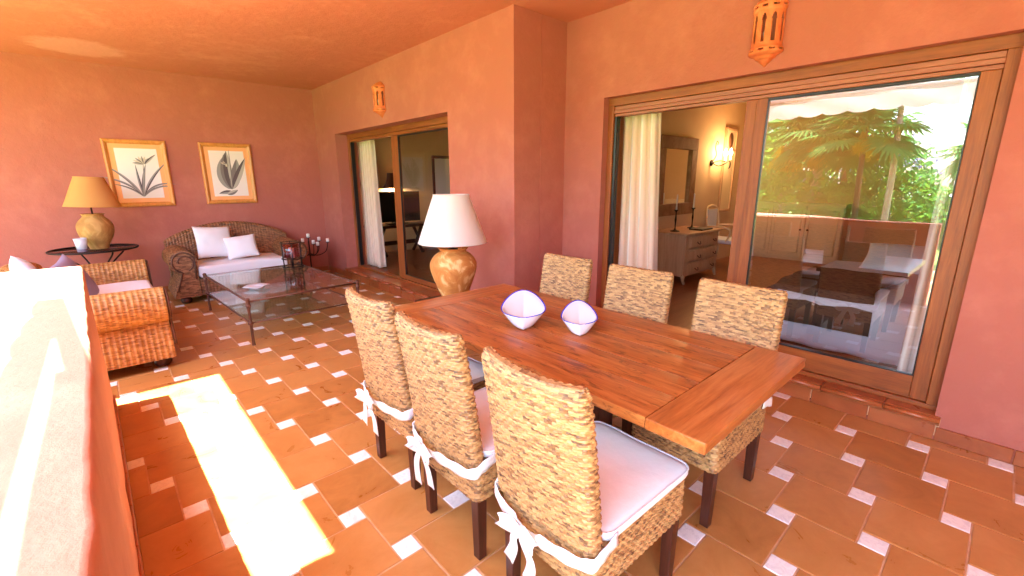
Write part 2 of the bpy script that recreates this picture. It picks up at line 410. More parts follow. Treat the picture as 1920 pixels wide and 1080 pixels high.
# ------------------------------------------------------------------ walls
WN, WF, CZ, YB, YJ = 3.56, 2.87, 3.01, 8.05, 3.13
TH = .155      # threshold height
def wall_open(name, x0, x1, y0, y1, z1, oy0, oy1, oz0, oz1, m):
    """wall slab between x0 and x1 along Y with one opening, as one mesh with subdivided faces"""
    bm = bmesh.new()
    ys = [y0, oy0, oy1, y1]; zs = [0, oz0, oz1, z1]
    def V(x, y, z, cache={}): return bm.verts.new((x, y, z))
    vf = {(k, i, j): bm.verts.new((x, ys[i], zs[j])) for k, x in enumerate((x0, x1)) for i in range(4) for j in range(4)}
    for k in range(2):
        for i in range(3):
            for j in range(3):
                if i == 1 and j == 1: continue
                q = [vf[k, i, j], vf[k, i+1, j], vf[k, i+1, j+1], vf[k, i, j+1]]
                bm.faces.new(q[::-1] if k == 0 else q)
    for a, b in (((1, 1), (2, 1)), ((2, 1), (2, 2)), ((2, 2), (1, 2)), ((1, 2), (1, 1))):
        bm.faces.new((vf[0, a[0], a[1]], vf[0, b[0], b[1]], vf[1, b[0], b[1]], vf[1, a[0], a[1]]))
    o = [(i, 0) for i in range(3)] + [(3, j) for j in range(3)] + [(i, 3) for i in range(3, 0, -1)] + [(0, j) for j in range(3, 0, -1)]
    for a, b in zip(o, o[1:]+o[:1]):
        bm.faces.new((vf[0, a[0], a[1]], vf[1, a[0], a[1]], vf[1, b[0], b[1]], vf[0, b[0], b[1]]))
    bmesh.ops.recalc_face_normals(bm, faces=bm.faces)
    return obj(name, bm, m)
DN = (.095, 2.665, 2.285)      # near door opening y0,y1,top
DF = (4.17, 7.24, 2.265)
w = wall_open('wall', WN, WN+.26, -4.0, YJ, CZ, DN[0], DN[1], .02, DN[2], m_wall)
near_wall = tag(w, 'terracotta stucco wall around the wide sliding door beside the dining table', 'wall')
w = wall_open('wall', WF, WF+.34, YJ, YB, CZ, DF[0], DF[1], .02, DF[2], m_wall)
far_wall = tag(w, 'terracotta stucco wall with the smaller sliding door, behind the white shaded lamp', 'wall')
bm = bmesh.new(); box(bm, WF+.345, WN+.26, YJ, YJ+.27, 0, CZ)
tag(obj('wall', bm, m_wall), 'narrow shaded return of wall between the two sliding doors', 'wall')
bm = bmesh.new(); box(bm, -3.2, WF+.34, YB, YB+.25, 0, CZ+.1)
back_wall = tag(obj('wall', bm, m_wall), 'deep red end wall with two framed botanical prints', 'wall')
# ceiling slab, steps outward past the seating corner
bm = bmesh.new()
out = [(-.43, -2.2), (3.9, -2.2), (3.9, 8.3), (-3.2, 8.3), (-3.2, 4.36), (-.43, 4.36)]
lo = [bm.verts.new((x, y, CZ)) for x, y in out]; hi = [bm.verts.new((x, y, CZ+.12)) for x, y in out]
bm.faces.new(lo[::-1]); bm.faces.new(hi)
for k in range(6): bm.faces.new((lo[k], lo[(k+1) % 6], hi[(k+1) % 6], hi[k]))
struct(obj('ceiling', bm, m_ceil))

bm = bmesh.new(); box(bm, -.37, WN-.002, -2.45, -2.2, 0, CZ-.002)  # unseen wall added behind the camera to hold back sky light
tag(obj('wall', bm, m_wall), 'unseen terracotta stucco wall added at the near end of the terrace to block sky light', 'wall')
# parapet
bm = bmesh.new()
inner_t = [(-.080, .56), (-.087, .79), (-.090, 1.3), (-.092, 1.74), (-.105, 2.18), (-.122, 2.9), (-.140, 3.6), (-.152, 4.07)]
def par_ring(z):
    pts = []
    ys = np.linspace(.56, 4.07, 90)
    for y in ys:
        xt = np.interp(y, [p[1] for p in inner_t], [p[0] for p in inner_t]); xb = -.087-.0155*y
        k = z/1.02; x = xb*(1-k)+xt*k
        pts.append((x, y))
    return pts
zs = [0, .08, .3, .5, .7, .86, .97, 1.005, 1.02, 1.023]
prev = None; rings = []
for z in zs:
    ring = par_ring(min(z, 1.02)); ins = {.97: .0, 1.005: .002, 1.02: .008, 1.023: .018}.get(z, 0)
    out = []
    n = len(ring)
    for k, (x, y) in enumerate(ring):
        nz = .006*noise.noise(Vector((y*6, z*6, 0)))+.003*noise.noise(Vector((y*22, z*20, 3)))
        out.append((x-ins+nz, y if k < n-1 else y-ins, z))
    # end wing running outward, outer side, near end
    wing = []
    for s in np.linspace(0, 1, 30)[1:]:
        wing.append((-.152-ins-2.8*s, 4.07-ins+.30*s + .005*noise.noise(Vector((s*20, z*6, 5))), z))
    wing += [(-2.98, 3.85, z), (-.80+ins, 3.65+ins, z), (-.74+ins, 2.7, z), (-.265+ins, 1.35, z), (-.255+ins, .56, z)]
    rings.append([bm.verts.new(p) for p in out+wing])
for a, b in zip(rings, rings[1:]):
    for k in range(len(a)):
        f = bm.faces.new((a[k], a[(k+1) % len(a)], b[(k+1) % len(a)], b[k])); f.smooth = True
bm.faces.new(rings[-1]);
bmesh.ops.recalc_face_normals(bm, faces=bm.faces)
parapet = tag(obj('parapet', bm, m_par), 'low thick stucco parapet in the left foreground, its top sunlit and striped with shadow', 'parapet wall')

# skirting tiles and thresholds
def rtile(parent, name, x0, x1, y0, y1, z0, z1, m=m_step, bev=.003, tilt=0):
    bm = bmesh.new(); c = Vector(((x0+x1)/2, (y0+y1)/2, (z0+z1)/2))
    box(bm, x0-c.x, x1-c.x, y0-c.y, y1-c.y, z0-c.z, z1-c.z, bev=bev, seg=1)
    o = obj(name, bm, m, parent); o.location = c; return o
y = DN[0]-.02
yy = -.9
k = 0
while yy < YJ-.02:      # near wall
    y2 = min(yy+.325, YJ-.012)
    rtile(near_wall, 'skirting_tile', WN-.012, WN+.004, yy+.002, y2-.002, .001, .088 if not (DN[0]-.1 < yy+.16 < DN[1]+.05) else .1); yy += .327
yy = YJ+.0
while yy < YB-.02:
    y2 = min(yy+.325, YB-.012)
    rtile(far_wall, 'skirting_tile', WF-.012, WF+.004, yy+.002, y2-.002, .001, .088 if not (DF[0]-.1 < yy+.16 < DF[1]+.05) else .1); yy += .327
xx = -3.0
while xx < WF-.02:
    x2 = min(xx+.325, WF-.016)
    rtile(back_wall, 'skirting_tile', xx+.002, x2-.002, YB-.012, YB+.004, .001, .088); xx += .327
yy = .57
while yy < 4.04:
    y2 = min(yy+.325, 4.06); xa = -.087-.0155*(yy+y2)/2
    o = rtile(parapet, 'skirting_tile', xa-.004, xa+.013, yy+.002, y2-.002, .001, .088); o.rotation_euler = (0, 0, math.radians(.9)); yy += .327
def threshold(label, X, y0, y1, depth, off):
    t = thing('door_step', label, 'door step', (0, 0, 0))
    bx('step_base', (X-.006, X+depth, y0-.03, y1+.03, .03, TH-.014), m_grout, t)
    yy = y0-.03 + off
    edges = [y0-.03]
    while yy < y1+.03-.05: edges.append(yy); yy += .345
    edges.append(y1+.03)
    for a, b in zip(edges, edges[1:]):
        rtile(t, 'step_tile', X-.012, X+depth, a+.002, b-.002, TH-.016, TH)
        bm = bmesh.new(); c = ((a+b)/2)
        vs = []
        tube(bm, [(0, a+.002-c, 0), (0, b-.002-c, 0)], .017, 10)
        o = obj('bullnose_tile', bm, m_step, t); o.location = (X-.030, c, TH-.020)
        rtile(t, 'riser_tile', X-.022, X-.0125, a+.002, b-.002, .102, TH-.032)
    return t
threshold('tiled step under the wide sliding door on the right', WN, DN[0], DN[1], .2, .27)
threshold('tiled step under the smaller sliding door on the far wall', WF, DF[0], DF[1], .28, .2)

# ------------------------------------------------------------------ rooms behind
def room(name, label, x0, x1, y0, y1, z0, z1, m, skip_x0=True):
    r = thing('room', label, 'room', (0, 0, 0))
    t = .1
    bx('room_floor', (x0, x1, y0, y1, z0-.1, z0), m_roomfl, r)
    bx('room_ceiling', (x0, x1+t, y0-t, y1+t, z1, z1+.1), m, r)
    bx('room_wall', (x1, x1+t, y0, y1, z0, z1), m, r)
    bx('room_wall', (x0, x1+t, y1, y1+t, z0, z1), m, r)
    bx('room_wall', (x0, x1+t, y0-t, y0, z0, z1), m, r)
    return r
room('bedroom', 'warm cream bedroom seen through the wide sliding door', WN+.262, 9.3, -3.0, 3.42, .15, 2.85, m_room)
room('living', 'warm living room seen through the smaller sliding door', WF+.342, 7.0, 3.62, 8.35, .15, 2.85, m_room)

# ------------------------------------------------------------------ sliding doors
def sliding_door(label, X, y0, y1, zt, zg0, zg1, st, gy0, glass, shutter):
    t = thing('sliding_door', label, 'sliding door', (X, (y0+y1)/2, TH))
    ox, oy, oz = X, (y0+y1)/2, TH
    def p(name, dims, m, par=t, bev=.004):
        a = dims; return bx(name, (a[0]-ox, a[1]-ox, a[2]-oy, a[3]-oy, a[4]-oz, a[5]-oz), m, par, bev)
    fr = p('frame_head', (X-.045, X+.06, y0, y1, zt-.07, zt), m_door_y)
    p('frame_jamb', (X-.045, X+.06, y1-.06, y1, TH+.03, zt-.07), m_door)
    p('frame_jamb', (X-.045, X+.06, y0, y0+.055, TH+.03, zt-.07), m_door)
    p('frame_sill', (X-.045, X+.06, y0, y1, TH, TH+.03), m_door_y)
    if shutter:
        # stepped shutter guide rails under the head
        p('guide_rail', (X-.030, X+.05, y0+.055, y1-.06, zt-.105, zt-.0725), m_shut)
        p('guide_rail', (X-.040, X+.05, y0+.055, y1-.06, zt-.135, zt-.107), m_shut)
        p('guide_rail', (X-.025, X+.05, y0+.055, y1-.06, zg1, zt-.137), m_shut)
    else:
        p('guide_rail', (X-.03, X+.05, y0+.055, y1-.06, zg1, zt-.0725), m_door_y)
    p('seal_strip', (X-.028, X+.03, y1-.085, y1-.0605, TH+.031, zg1-.001), m_black, t, .002)
    s = thing('sash', '', '', (0, 0, 0)); del s['label']; del s['category']; s.parent = t
    g0, g1 = gy0, st[0]
    b = TH+.032
    p('stile', (X-.022, X+.02, st[0], st[0]+(st[1]-st[0])*.5-.001, b, zg1-.001), m_door, s)
    p('stile', (X-.014, X+.03, st[0]+(st[1]-st[0])*.5, st[1], b, zg1-.001), m_door, s)
    p('stile', (X-.022, X+.02, y0+.0565, g0, b, zg1-.001), m_door, s)
    p('bottom_rail', (X-.022, X+.02, g0+.0005, g1-.0005, b, zg0), m_door_y, s)
    p('top_rail', (X-.018, X+.02, g0+.0005, g1-.0005, zg1-.018, zg1-.001), m_black, s, .002)
    p('seal_strip', (X-.0225, X+.0, g0+.0005, g0+.007, zg0+.001, zg1-.019), m_black, s, .001)
    p('seal_strip', (X-.0225, X+.0, g1-.007, g1-.0005, zg0+.001, zg1-.019), m_black, s, .001)
    p('seal_strip', (X-.0225, X+.0, g0+.0075, g1-.0075, zg0+.001, zg0+.008), m_black, s, .001)
    bm = bmesh.new(); gy = [g0+.001, g1-.001]
    # very slightly bowed pane: gives the gentle warp of real double glazing
    nx, nz = 14, 20; G = []
    for i in range(nx+1):
        row = []
        for k in range(nz+1):
            u, v = i/nx, k/nz
            w_ = .0016*math.sin(math.pi*u)*math.sin(math.pi*v) + .0004*noise.noise(Vector((u*3, v*4, X)))
            row.append(bm.verts.new((X-.002+w_-ox, gy[0]+(gy[1]-gy[0])*u-oy, zg0-.005+(zg1-.01-zg0)*v-oz)))
        G.append(row)
    for i in range(nx):
        for k in range(nz): bm.faces.new((G[i][k], G[i+1][k], G[i+1][k+1], G[i][k+1]))
    obj('pane', bm, glass, s, True)
    return t
sliding_door('wide wooden sliding door with a garden reflected in its pane', 3.68, DN[0], DN[1], DN[2], .335, 2.125, (1.30, 1.45), .235, m_glass, True)
sliding_door('smaller wooden sliding door between the corner and the white shaded lamp', 3.10, DF[0], DF[1], DF[2], .25, 2.15, (5.66, 5.86), 4.225, m_glass0, False)

def curtain(label, X, y0, y1, z0, z1, folds, y0b=None, y1b=None, amp=.05):
    bm = bmesh.new(); uvl = bm.loops.layers.uv.new('UVMap'); n, mz = folds*12, 24; G = []
    y0b = y0 if y0b is None else y0b; y1b = y1 if y1b is None else y1b
    for i in range(n+1):
        row = []
        for k in range(mz+1):
            u, v = i/n, k/mz
            ph = u*folds*2*math.pi + .5*math.sin(v*3+u*5)
            a = amp*(.6+.6*v if False else .75+.35*(1-v)) * (1+.3*noise.noise(Vector((u*folds, v*1.5, X))))
            yy = (y0b+(y1b-y0b)*u)*(1-v) + (y0+(y1-y0)*u)*v
            row.append((bm.verts.new((X+a*math.cos(ph), yy+.25*a*math.sin(2*ph), z0+(z1-z0)*v)), u*folds*.14, v*(z1-z0)))
        G.append(row)
    for i in range(n):
        for k in range(mz):
            q = [G[i][k], G[i+1][k], G[i+1][k+1], G[i][k+1]]
            f = bm.faces.new([a[0] for a in q]); f.smooth = True
            for l, a in zip(f.loops, q): l[uvl].uv = (a[1], a[2])
    o = obj('curtain', bm, m_curt, None, True)
    md = o.modifiers.new('s', 'SOLIDIFY'); md.thickness = .003
    return tag(o, label, 'curtain')
curtain('striped cream curtain gathered in the open half of the wide sliding door', 3.86, 2.27, 2.66, .165, 2.24, 4, 2.17, 2.62, .04)
curtain('striped cream curtain hanging in the smaller sliding door, beside the dark television', 3.30, 6.86, 7.40, .165, 2.24, 6, 6.80, 7.30)
curtain('narrow pale curtain seen through the right edge of the reflecting pane', 3.80, .17, .30, .165, 2.24, 2, .19, .34, .03)

# ------------------------------------------------------------------ weaving
def weave(name, P, mt, pitch, rowh, a_u=.0022, a_r=.0025, parent=None, closed=True, su=5, sv=4, cap=None, flip=False, alt=True):
    """P: function-free array [nj][ni][3] of smooth base rings (closed in i). Resampled, then displaced by an
    over-under weave; UV carries (stake, strand) numbers so every strand can take its own colour."""
    P = np.asarray(P, float); nj, ni, _ = P.shape
    if closed: Q = np.concatenate([P, P[:, :1]], 1)
    else: Q = P
    seg = np.linalg.norm(np.diff(Q, axis=1), axis=2); um = seg.mean(0); uc = np.concatenate([[0], np.cumsum(um)]); Lu = uc[-1]
    vm = np.linalg.norm(np.diff(Q, axis=0), axis=2).max(1); vc = np.concatenate([[0], np.cumsum(vm)]); Lv = vc[-1]
    nu = max(2, int(round(Lu/pitch/2))*2); nv = max(1, int(round(Lv/rowh)))
    us = np.linspace(0, Lu, nu*su+1); vs = np.linspace(0, Lv, nv*sv+1)
    R = np.empty((nj, len(us), 3))
    for j in range(nj):
        for c in range(3): R[j, :, c] = np.interp(us, uc, Q[j, :, c])
    T = np.empty((len(vs), len(us), 3))
    for i in range(len(us)):
        for c in range(3): T[:, i, c] = np.interp(vs, vc, R[:, i, c])
    if closed:
        du = np.roll(T[:, :-1], -1, 1)-np.roll(T[:, :-1], 1, 1); du = np.concatenate([du, du[:, :1]], 1)
    else: du = np.gradient(T, axis=1)
    dv = np.gradient(T, axis=0)
    n = np.cross(du, dv); l = np.linalg.norm(n, axis=2, keepdims=True); n = n/np.maximum(l, 1e-9)
    if flip: n = -n
    # smooth the normals a little along u so corners do not split
    U = us/Lu*nu; V = vs/Lv*nv
    row = np.minimum(np.floor(V+1e-6), nv-1); fr = V-row
    prof = np.sqrt(np.clip(1-(2*fr-1)**2, 0, 1)); prof[fr < 1e-3] = 0.0; prof[fr > 1-1e-3] = 0.0
    ph = np.cos(math.pi*(U[None, :]+np.floor(row/2)[:, None])) if alt else np.abs(np.cos(math.pi*.5*U[None, :]+0*row[:, None]))*2-1
    rj = rng.normal(0, .0005, (nv+1, nu+2)); jit = rj[row.astype(int)][:, np.minimum(U.astype(int), nu)]
    d = prof[:, None]*(a_r+a_u*ph) + jit*prof[:, None]
    if closed: d[:, -1] = d[:, 0]
    T = T+n*d[..., None]
    nV, nU = T.shape[:2]
    idx = np.arange(nV*nU).reshape(nV, nU)
    f = np.stack([idx[:-1, :-1], idx[:-1, 1:], idx[1:, 1:], idx[1:, :-1]], -1).reshape(-1, 4)
    if flip: f = f[:, ::-1]
    verts = T.reshape(-1, 3).tolist(); faces = f.tolist()
    me = bpy.data.meshes.new(name); 
    uvv = np.stack(np.broadcast_arrays(U[None, :], V[:, None]), -1).reshape(-1, 2)
    extra = []
    if cap is not None:
        for jrow, rev in cap:
            ring = [int(q) for q in idx[jrow, :-1][::su]] if closed else [int(q) for q in idx[jrow, ::su]]
            faces.append(ring[::-1] if rev else ring)
    me.from_pydata(verts, [], faces)
    me.polygons.foreach_set('use_smooth', [True]*len(me.polygons))
    uvl = me.uv_layers.new(name='UVMap')
    li = np.empty(len(me.loops), int); me.loops.foreach_get('vertex_index', li)
    eps = uvv[li]
    # keep every face inside its own cell for the per-strand colour
    tot = np.empty(len(me.polygons), int); me.polygons.foreach_get('loop_total', tot)
    fid = np.repeat(np.arange(len(tot)), tot); cx = np.zeros((len(tot), 2)); np.add.at(cx, fid, eps); cx /= tot[:, None]
    eps = cx[fid]+(eps-cx[fid])*.96
    uvl.data.foreach_set('uv', eps.astype(np.float32).ravel())
    me.update()
    return link(name, me, mt, parent)
def rrect(hx, hy, r, n=5, side=6, bow=0):
    """closed rounded rectangle outline, counter-clockwise"""
    pts = []
    for cx, cy, a0 in ((hx-r, hy-r, 0), (-hx+r, hy-r, 90), (-hx+r, -hy+r, 180), (hx-r, -hy+r, 270)):
        for k in range(n+1):
            a = math.radians(a0+90*k/n); pts.append((cx+r*math.cos(a), cy+r*math.sin(a)))
    out = []
    for q, (a, b) in enumerate(zip(pts, pts[1:]+pts[:1])):
        m = 9 if q % (n+1) == n else 1
        for k in range(m): out.append((a[0]+(b[0]-a[0])*k/m, a[1]+(b[1]-a[1])*k/m))
    return [(x + bow*(1-(y/hy)**2), y) for x, y in out]

# ------------------------------------------------------------------ dining chairs
def ribbon(bm, pts, wid, thick=.004, up=Vector((0, 0, 1))):
    """a strip of cloth along pts; wid is a number or a list; returns nothing"""
    pts = [Vector(p) for p in pts]; n = len(pts); wid = wid if isinstance(wid, list) else [wid]*n
    L = []
    for i, p in enumerate(pts):
        t = (pts[min(i+1, n-1)]-pts[max(i-1, 0)]).normalized()
        s = (up - t*up.dot(t))
        if s.length < .05: s = Vector((0, 1, 0)) - t*t.y
        s.normalize(); nrm = t.cross(s)
        c = .14*wid[i]
        L.append([p-s*wid[i]/2, p-s*wid[i]*.2+nrm*c*.35, p+s*wid[i]*.2+nrm*c*.15, p+s*wid[i]/2,
                  p+s*wid[i]/2-nrm*thick, p+s*wid[i]*.2+nrm*(c*.15-thick), p-s*wid[i]*.2+nrm*(c*.35-thick), p-s*wid[i]/2-nrm*thick])
    V = [[bm.verts.new(q) for q in r] for r in L]
    for a, b in zip(V, V[1:]):
        for k in range(8):
            f = bm.faces.new((a[k], a[(k+1) % 8], b[(k+1) % 8], b[k])); f.smooth = True
    bm.faces.new(V[0][::-1]); bm.faces.new(V[-1])
CW, CD = .218, .56      # half width, depth
def make_chair(label, variant=0):
    t = thing('dining_chair', label, 'dining chair', (0, 0, 0), 0, 'wicker dining chairs around the table')
    # apron
    rings = []
    for z, s in ((.290, -.012), (.294, -.003), (.30, 0), (.36, 0), (.42, 0), (.458, 0), (.466, -.004), (.470, -.014)):
        rings.append([(x+CD/2+.0, y, z) for x, y in rrect(CD/2+s, CW+s, .028)])
    if variant == 0:
        weave('seat_frame', rings, m_wick, .0150, .0078, .0024, .0024, t, cap=((-1, False), (0, True)))
    # backrest: rises from the rear of the apron, leans back, bowed
    rings = []
    def lean(z): q = max(0, (z-.30)/.72); return -.012 - .085*q**1.5
    zs = list(np.linspace(.462, .985, 22))
    for z in zs:
        k = (z-.46)/.55; bow = -.012-.020*k; th = .030-.004*k; hw = CW+.004-.002*k
        rings.append([(lean(z)+.038+x, y, z) for x, y in rrect(th, hw, .022, 4, 6, bow)])
    for dz, s in ((.998, .004), (1.008, .010), (1.014, .018)):
        z = dz; bow = -.032
        rings.append([(lean(z)+.038+x, y, z + .010*(abs(y)/CW)**2) for x, y in rrect(.026-s, CW+.002-s*.8, max(.022-s, .004), 4, 6, bow)])
    if variant == 0:
        weave('backrest', rings, m_wick, .0150, .0074, .0024, .0024, t, cap=((-1, False),))
    # cushion with piped edge
    bm = bmesh.new(); nx, ny = 26, 22
    x0, x1, hw = .052, CD+.012, CW+.008
    def cz(u, v):
        e = min(u, 1-u, v, 1-v); edge = 1-math.exp(-e*26)
        return   .474+.030+.008*edge + .007*noise.noise(Vector((u*3, v*3, 2)))
    G = []
    for i in range(nx+1):
        G.append([])
        for j in range(ny+1):
            u, v = i/nx, j/ny; a, b = 2*u-1, 2*v-1
            # rounded corners
            k = (abs(a)**16+abs(b)**16)**(1/16); kk = max(abs(a), abs(b)) / k if k > 0 else 1
            kk = 1 - (1-kk)*1.2
            X = (x0+x1)/2 + a*kk*(x1-x0)/2; Y = b*kk*hw
            G[i].append(bm.verts.new((X, Y, cz(u, v))))
    for i in range(nx):
        for j in range(ny):
            f = bm.faces.new((G[i][j], G[i+1][j], G[i+1][j+1], G[i][j+1])); f.smooth = True
    rim = [G[i][0] for i in range(nx+1)]+[G[nx][j] for j in range(1, ny+1)]+[G[i][ny] for i in range(nx-1, -1, -1)]+[G[0][j] for j in range(ny-1, 0, -1)]
    prev = rim
    c = Vector(((x0+x1)/2, 0, 0))
    for dz, off in ((-.012, .004), (-.022, .004), (-.030, .0), (-.033, -.01)):
        cur = []
        for v in rim:
            d = Vector((v.co.x-c.x, v.co.y, 0)); d.normalize(); cur.append(bm.verts.new((v.co.x+d.x*off, v.co.y+d.y*off, .504+dz)))
        for k in range(len(rim)):
            f = bm.faces.new((prev[k], prev[(k+1) % len(rim)], cur[(k+1) % len(rim)], cur[k])); f.smooth = True
        prev = cur
    bm.faces.new(prev)
    tube(bm, [v.co+Vector((v.co.x-c.x, v.co.y, 0)).normalized()*.002 for v in rim]+[rim[0].co+Vector((-.002, -.002, 0))], .0042, 6)
    bmesh.ops.recalc_face_normals(bm, faces=bm.faces)
    obj('seat_cushion', bm, m_cush, t)
    for sx, sy in ((.034, 1), (.034, -1), (CD-.034, 1), (CD-.034, -1)):
        bm = bmesh.new(); box(bm, -.024, .024, -.024, .024, 0, .30, bev=.003)
        for v in bm.verts:
            k = .82+.18*(v.co.z/.3); v.co.x *= k; v.co.y *= k
        o = obj('leg', bm, m_dark, t); o.location = (sx, sy*(CW-.032), 0)
    return t
def tie(t, ky, seed, drop=.0):
    """white tie round the rear of the chair, knotted at ky"""
    rr = random.Random(seed)
    bm = bmesh.new(); e = CW+.012
    zk = .405+drop
    for s in (1, -1):
        pts = [(.10, s*(e+.001), .478), (.05, s*(e+.004), .470), (.012, s*(e+.006), .462), (-.016, s*(e+.0), .450), (-.030, s*(e-.03), .440)]
        ys = s*(e-.03)
        for k in (.25, .5, .75, 1):
            yy = ys+(ky-ys)*k; pts.append((-.034-.012*k, yy, .440+(zk-.440)*k**.8 + rr.uniform(-.003, .003)))
        pts = smooth_prof(pts, 3)
        n = len(pts); ribbon(bm, pts, [.046+.006*math.sin(i*1.3+seed) if i < n-4 else .028 for i in range(n)], .004)
    # knot
    r = bmesh.ops.create_icosphere(bm, subdivisions=2, radius=.024)
    for v in r['verts']:
        v.co = Vector((v.co.x*.7-.056, v.co.y*1.0+ky, v.co.z*1.0+zk+.004*noise.noise(v.co*60)))
    for f in bm.faces: f.smooth = True
    # loops and tails
    lp = .075
    for s in (1, -1):
        pts = smooth_prof([(-.056, ky, zk), (-.075, ky+s*lp*.5, zk+.035), (-.080, ky+s*lp*1.05, zk+.012), (-.066, ky+s*lp*.75, zk-.012), (-.058, ky, zk-.004)], 5)
        ribbon(bm, pts, [.016+.030*math.sin(math.pi*i/(len(pts)-1)) for i in range(len(pts))], .004)
        L = .17+rr.uniform(-.02, .05)
        pts = smooth_prof([(-.058, ky, zk), (-.064, ky+s*.025, zk-.03), (-.060, ky+s*(.045+rr.uniform(-.015, .02)), zk-.5*L), (-.052, ky+s*(.05+rr.uniform(-.02, .025)), zk-L)], 5)
        n = len(pts); ribbon(bm, pts, [.020+.032*i/n for i in range(n)], .004, Vector((0, 1, .05)))
    bmesh.ops.recalc_face_normals(bm, faces=bm.faces)
    obj('tie_ribbon', bm, m_white, t)
XN, XR = .930, 2.372
proto = make_chair('wicker dining chair with a white bow, nearest the camera, beside the table\'s near corner')
proto.location = (XN, .880, 0); proto.rotation_euler = (0, 0, math.radians(-1.0))
chB = dup(proto, (XN-.004, 1.456, 0), math.radians(.6), 'wicker dining chair with a white bow, middle of the row on the parapet side')
chA = dup(proto, (XN+.022, 2.030, 0), math.radians(1.2), 'wicker dining chair with a white bow, in the parapet side row nearest the seating corner')
chD = dup(proto, (XR+.02, 2.10, 0), math.pi, 'wicker dining chair on the door side, nearest the corner by the white shaded lamp')
chE = dup(proto, (XR, 1.488, 0), math.pi+.02, 'wicker dining chair on the door side, middle one, in front of the striped curtain')
chF = dup(proto, (XR, .885, 0), math.pi-.01, 'wicker dining chair on the door side, nearest the reflecting glass pane')
tie(proto, .045, 1); tie(chB, .085, 2, .015); tie(chA, .10, 3, .02)
for k, c in enumerate((chD, chE, chF)): tie(c, -.06+.05*k, 5+k)

# ------------------------------------------------------------------ dining table
TX0, TX1, TY0, TY1, TZ = 1.275, 2.275, .510, 2.605, .762
tb = thing('dining_table', 'long rustic wooden dining table with plank top and breadboard ends', 'table', ((TX0+TX1)/2, (TY0+TY1)/2, 0))
cx, cy = (TX0+TX1)/2, (TY0+TY1)/2
def tp(name, x0, x1, y0, y1, z0, z1, m, bev=.004, seg=2, worn=0):
    bm = bmesh.new(); c = Vector(((x0+x1)/2, (y0+y1)/2, (z0+z1)/2))
    box(bm, x0-c.x, x1-c.x, y0-c.y, y1-c.y, z0-c.z, z1-c.z)
    if bev:
        L = 40
        long_y = (y1-y0) > (x1-x0)
        es = [e for e in bm.edges if abs((e.verts[0].co-e.verts[1].co)[1 if long_y else 0]) > .01]
        bmesh.ops.subdivide_edges(bm, edges=es, cuts=L)
        top = [e for e in bm.edges if not e.is_boundary and len(e.link_faces) == 2 and e.calc_face_angle(0) > .7]
        bmesh.ops.bevel(bm, geom=top, offset=bev, segments=seg, profile=.6, affect='EDGES')
        if worn:
            for v in bm.verts:
                n = noise.noise((v.co+c)*14)*worn + noise.noise((v.co+c)*50)*worn*.5
                v.co += Vector((-math.copysign(abs(n), v.co.x), -math.copysign(abs(n), v.co.y) if not long_y else 0, -abs(n)*.3))
    for f in bm.faces: f.smooth = True
    o = obj(name, bm, m, tb, sharp=35); o.location = c-Vector((cx, cy, 0)); return o
EW = .215
ws = [.215, .19, .205, .19, .20]; x = TX0
for k, w_ in enumerate(ws):
    tp('plank', x+(.0 if k == 0 else .0012), x+w_-(.0 if k == 4 else .0012), TY0+EW+.0015, TY1-EW-.0015, TZ-.042, TZ+random.uniform(-.0005, .0005), m_table, .003, 2, .0007); x += w_
tp('breadboard_end', TX0-.004, TX1+.004, TY0, TY0+EW, TZ-.043, TZ+.0005, m_table_x, .007, 3, .0016)
tp('breadboard_end', TX0-.004, TX1+.004, TY1-EW, TY1, TZ-.043, TZ+.0005, m_table_x, .007, 3, .0016)
for y in (1.17, 1.745):
    for x in (cx-.16, cx+.16): tp('post', x-.045, x+.045, y-.04, y+.04, .09, TZ-.10, m_dark, .004)
    tp('foot', cx-.33, cx+.33, y-.045, y+.045, 0, .088, m_dark, .01)
    tp('cross_bearer', cx-.36, cx+.36, y-.04, y+.04, TZ-.098, TZ-.044, m_dark, .006)
tp('stretcher', cx-.03, cx+.03, 1.212, 1.703, .30, .40, m_dark, .004)

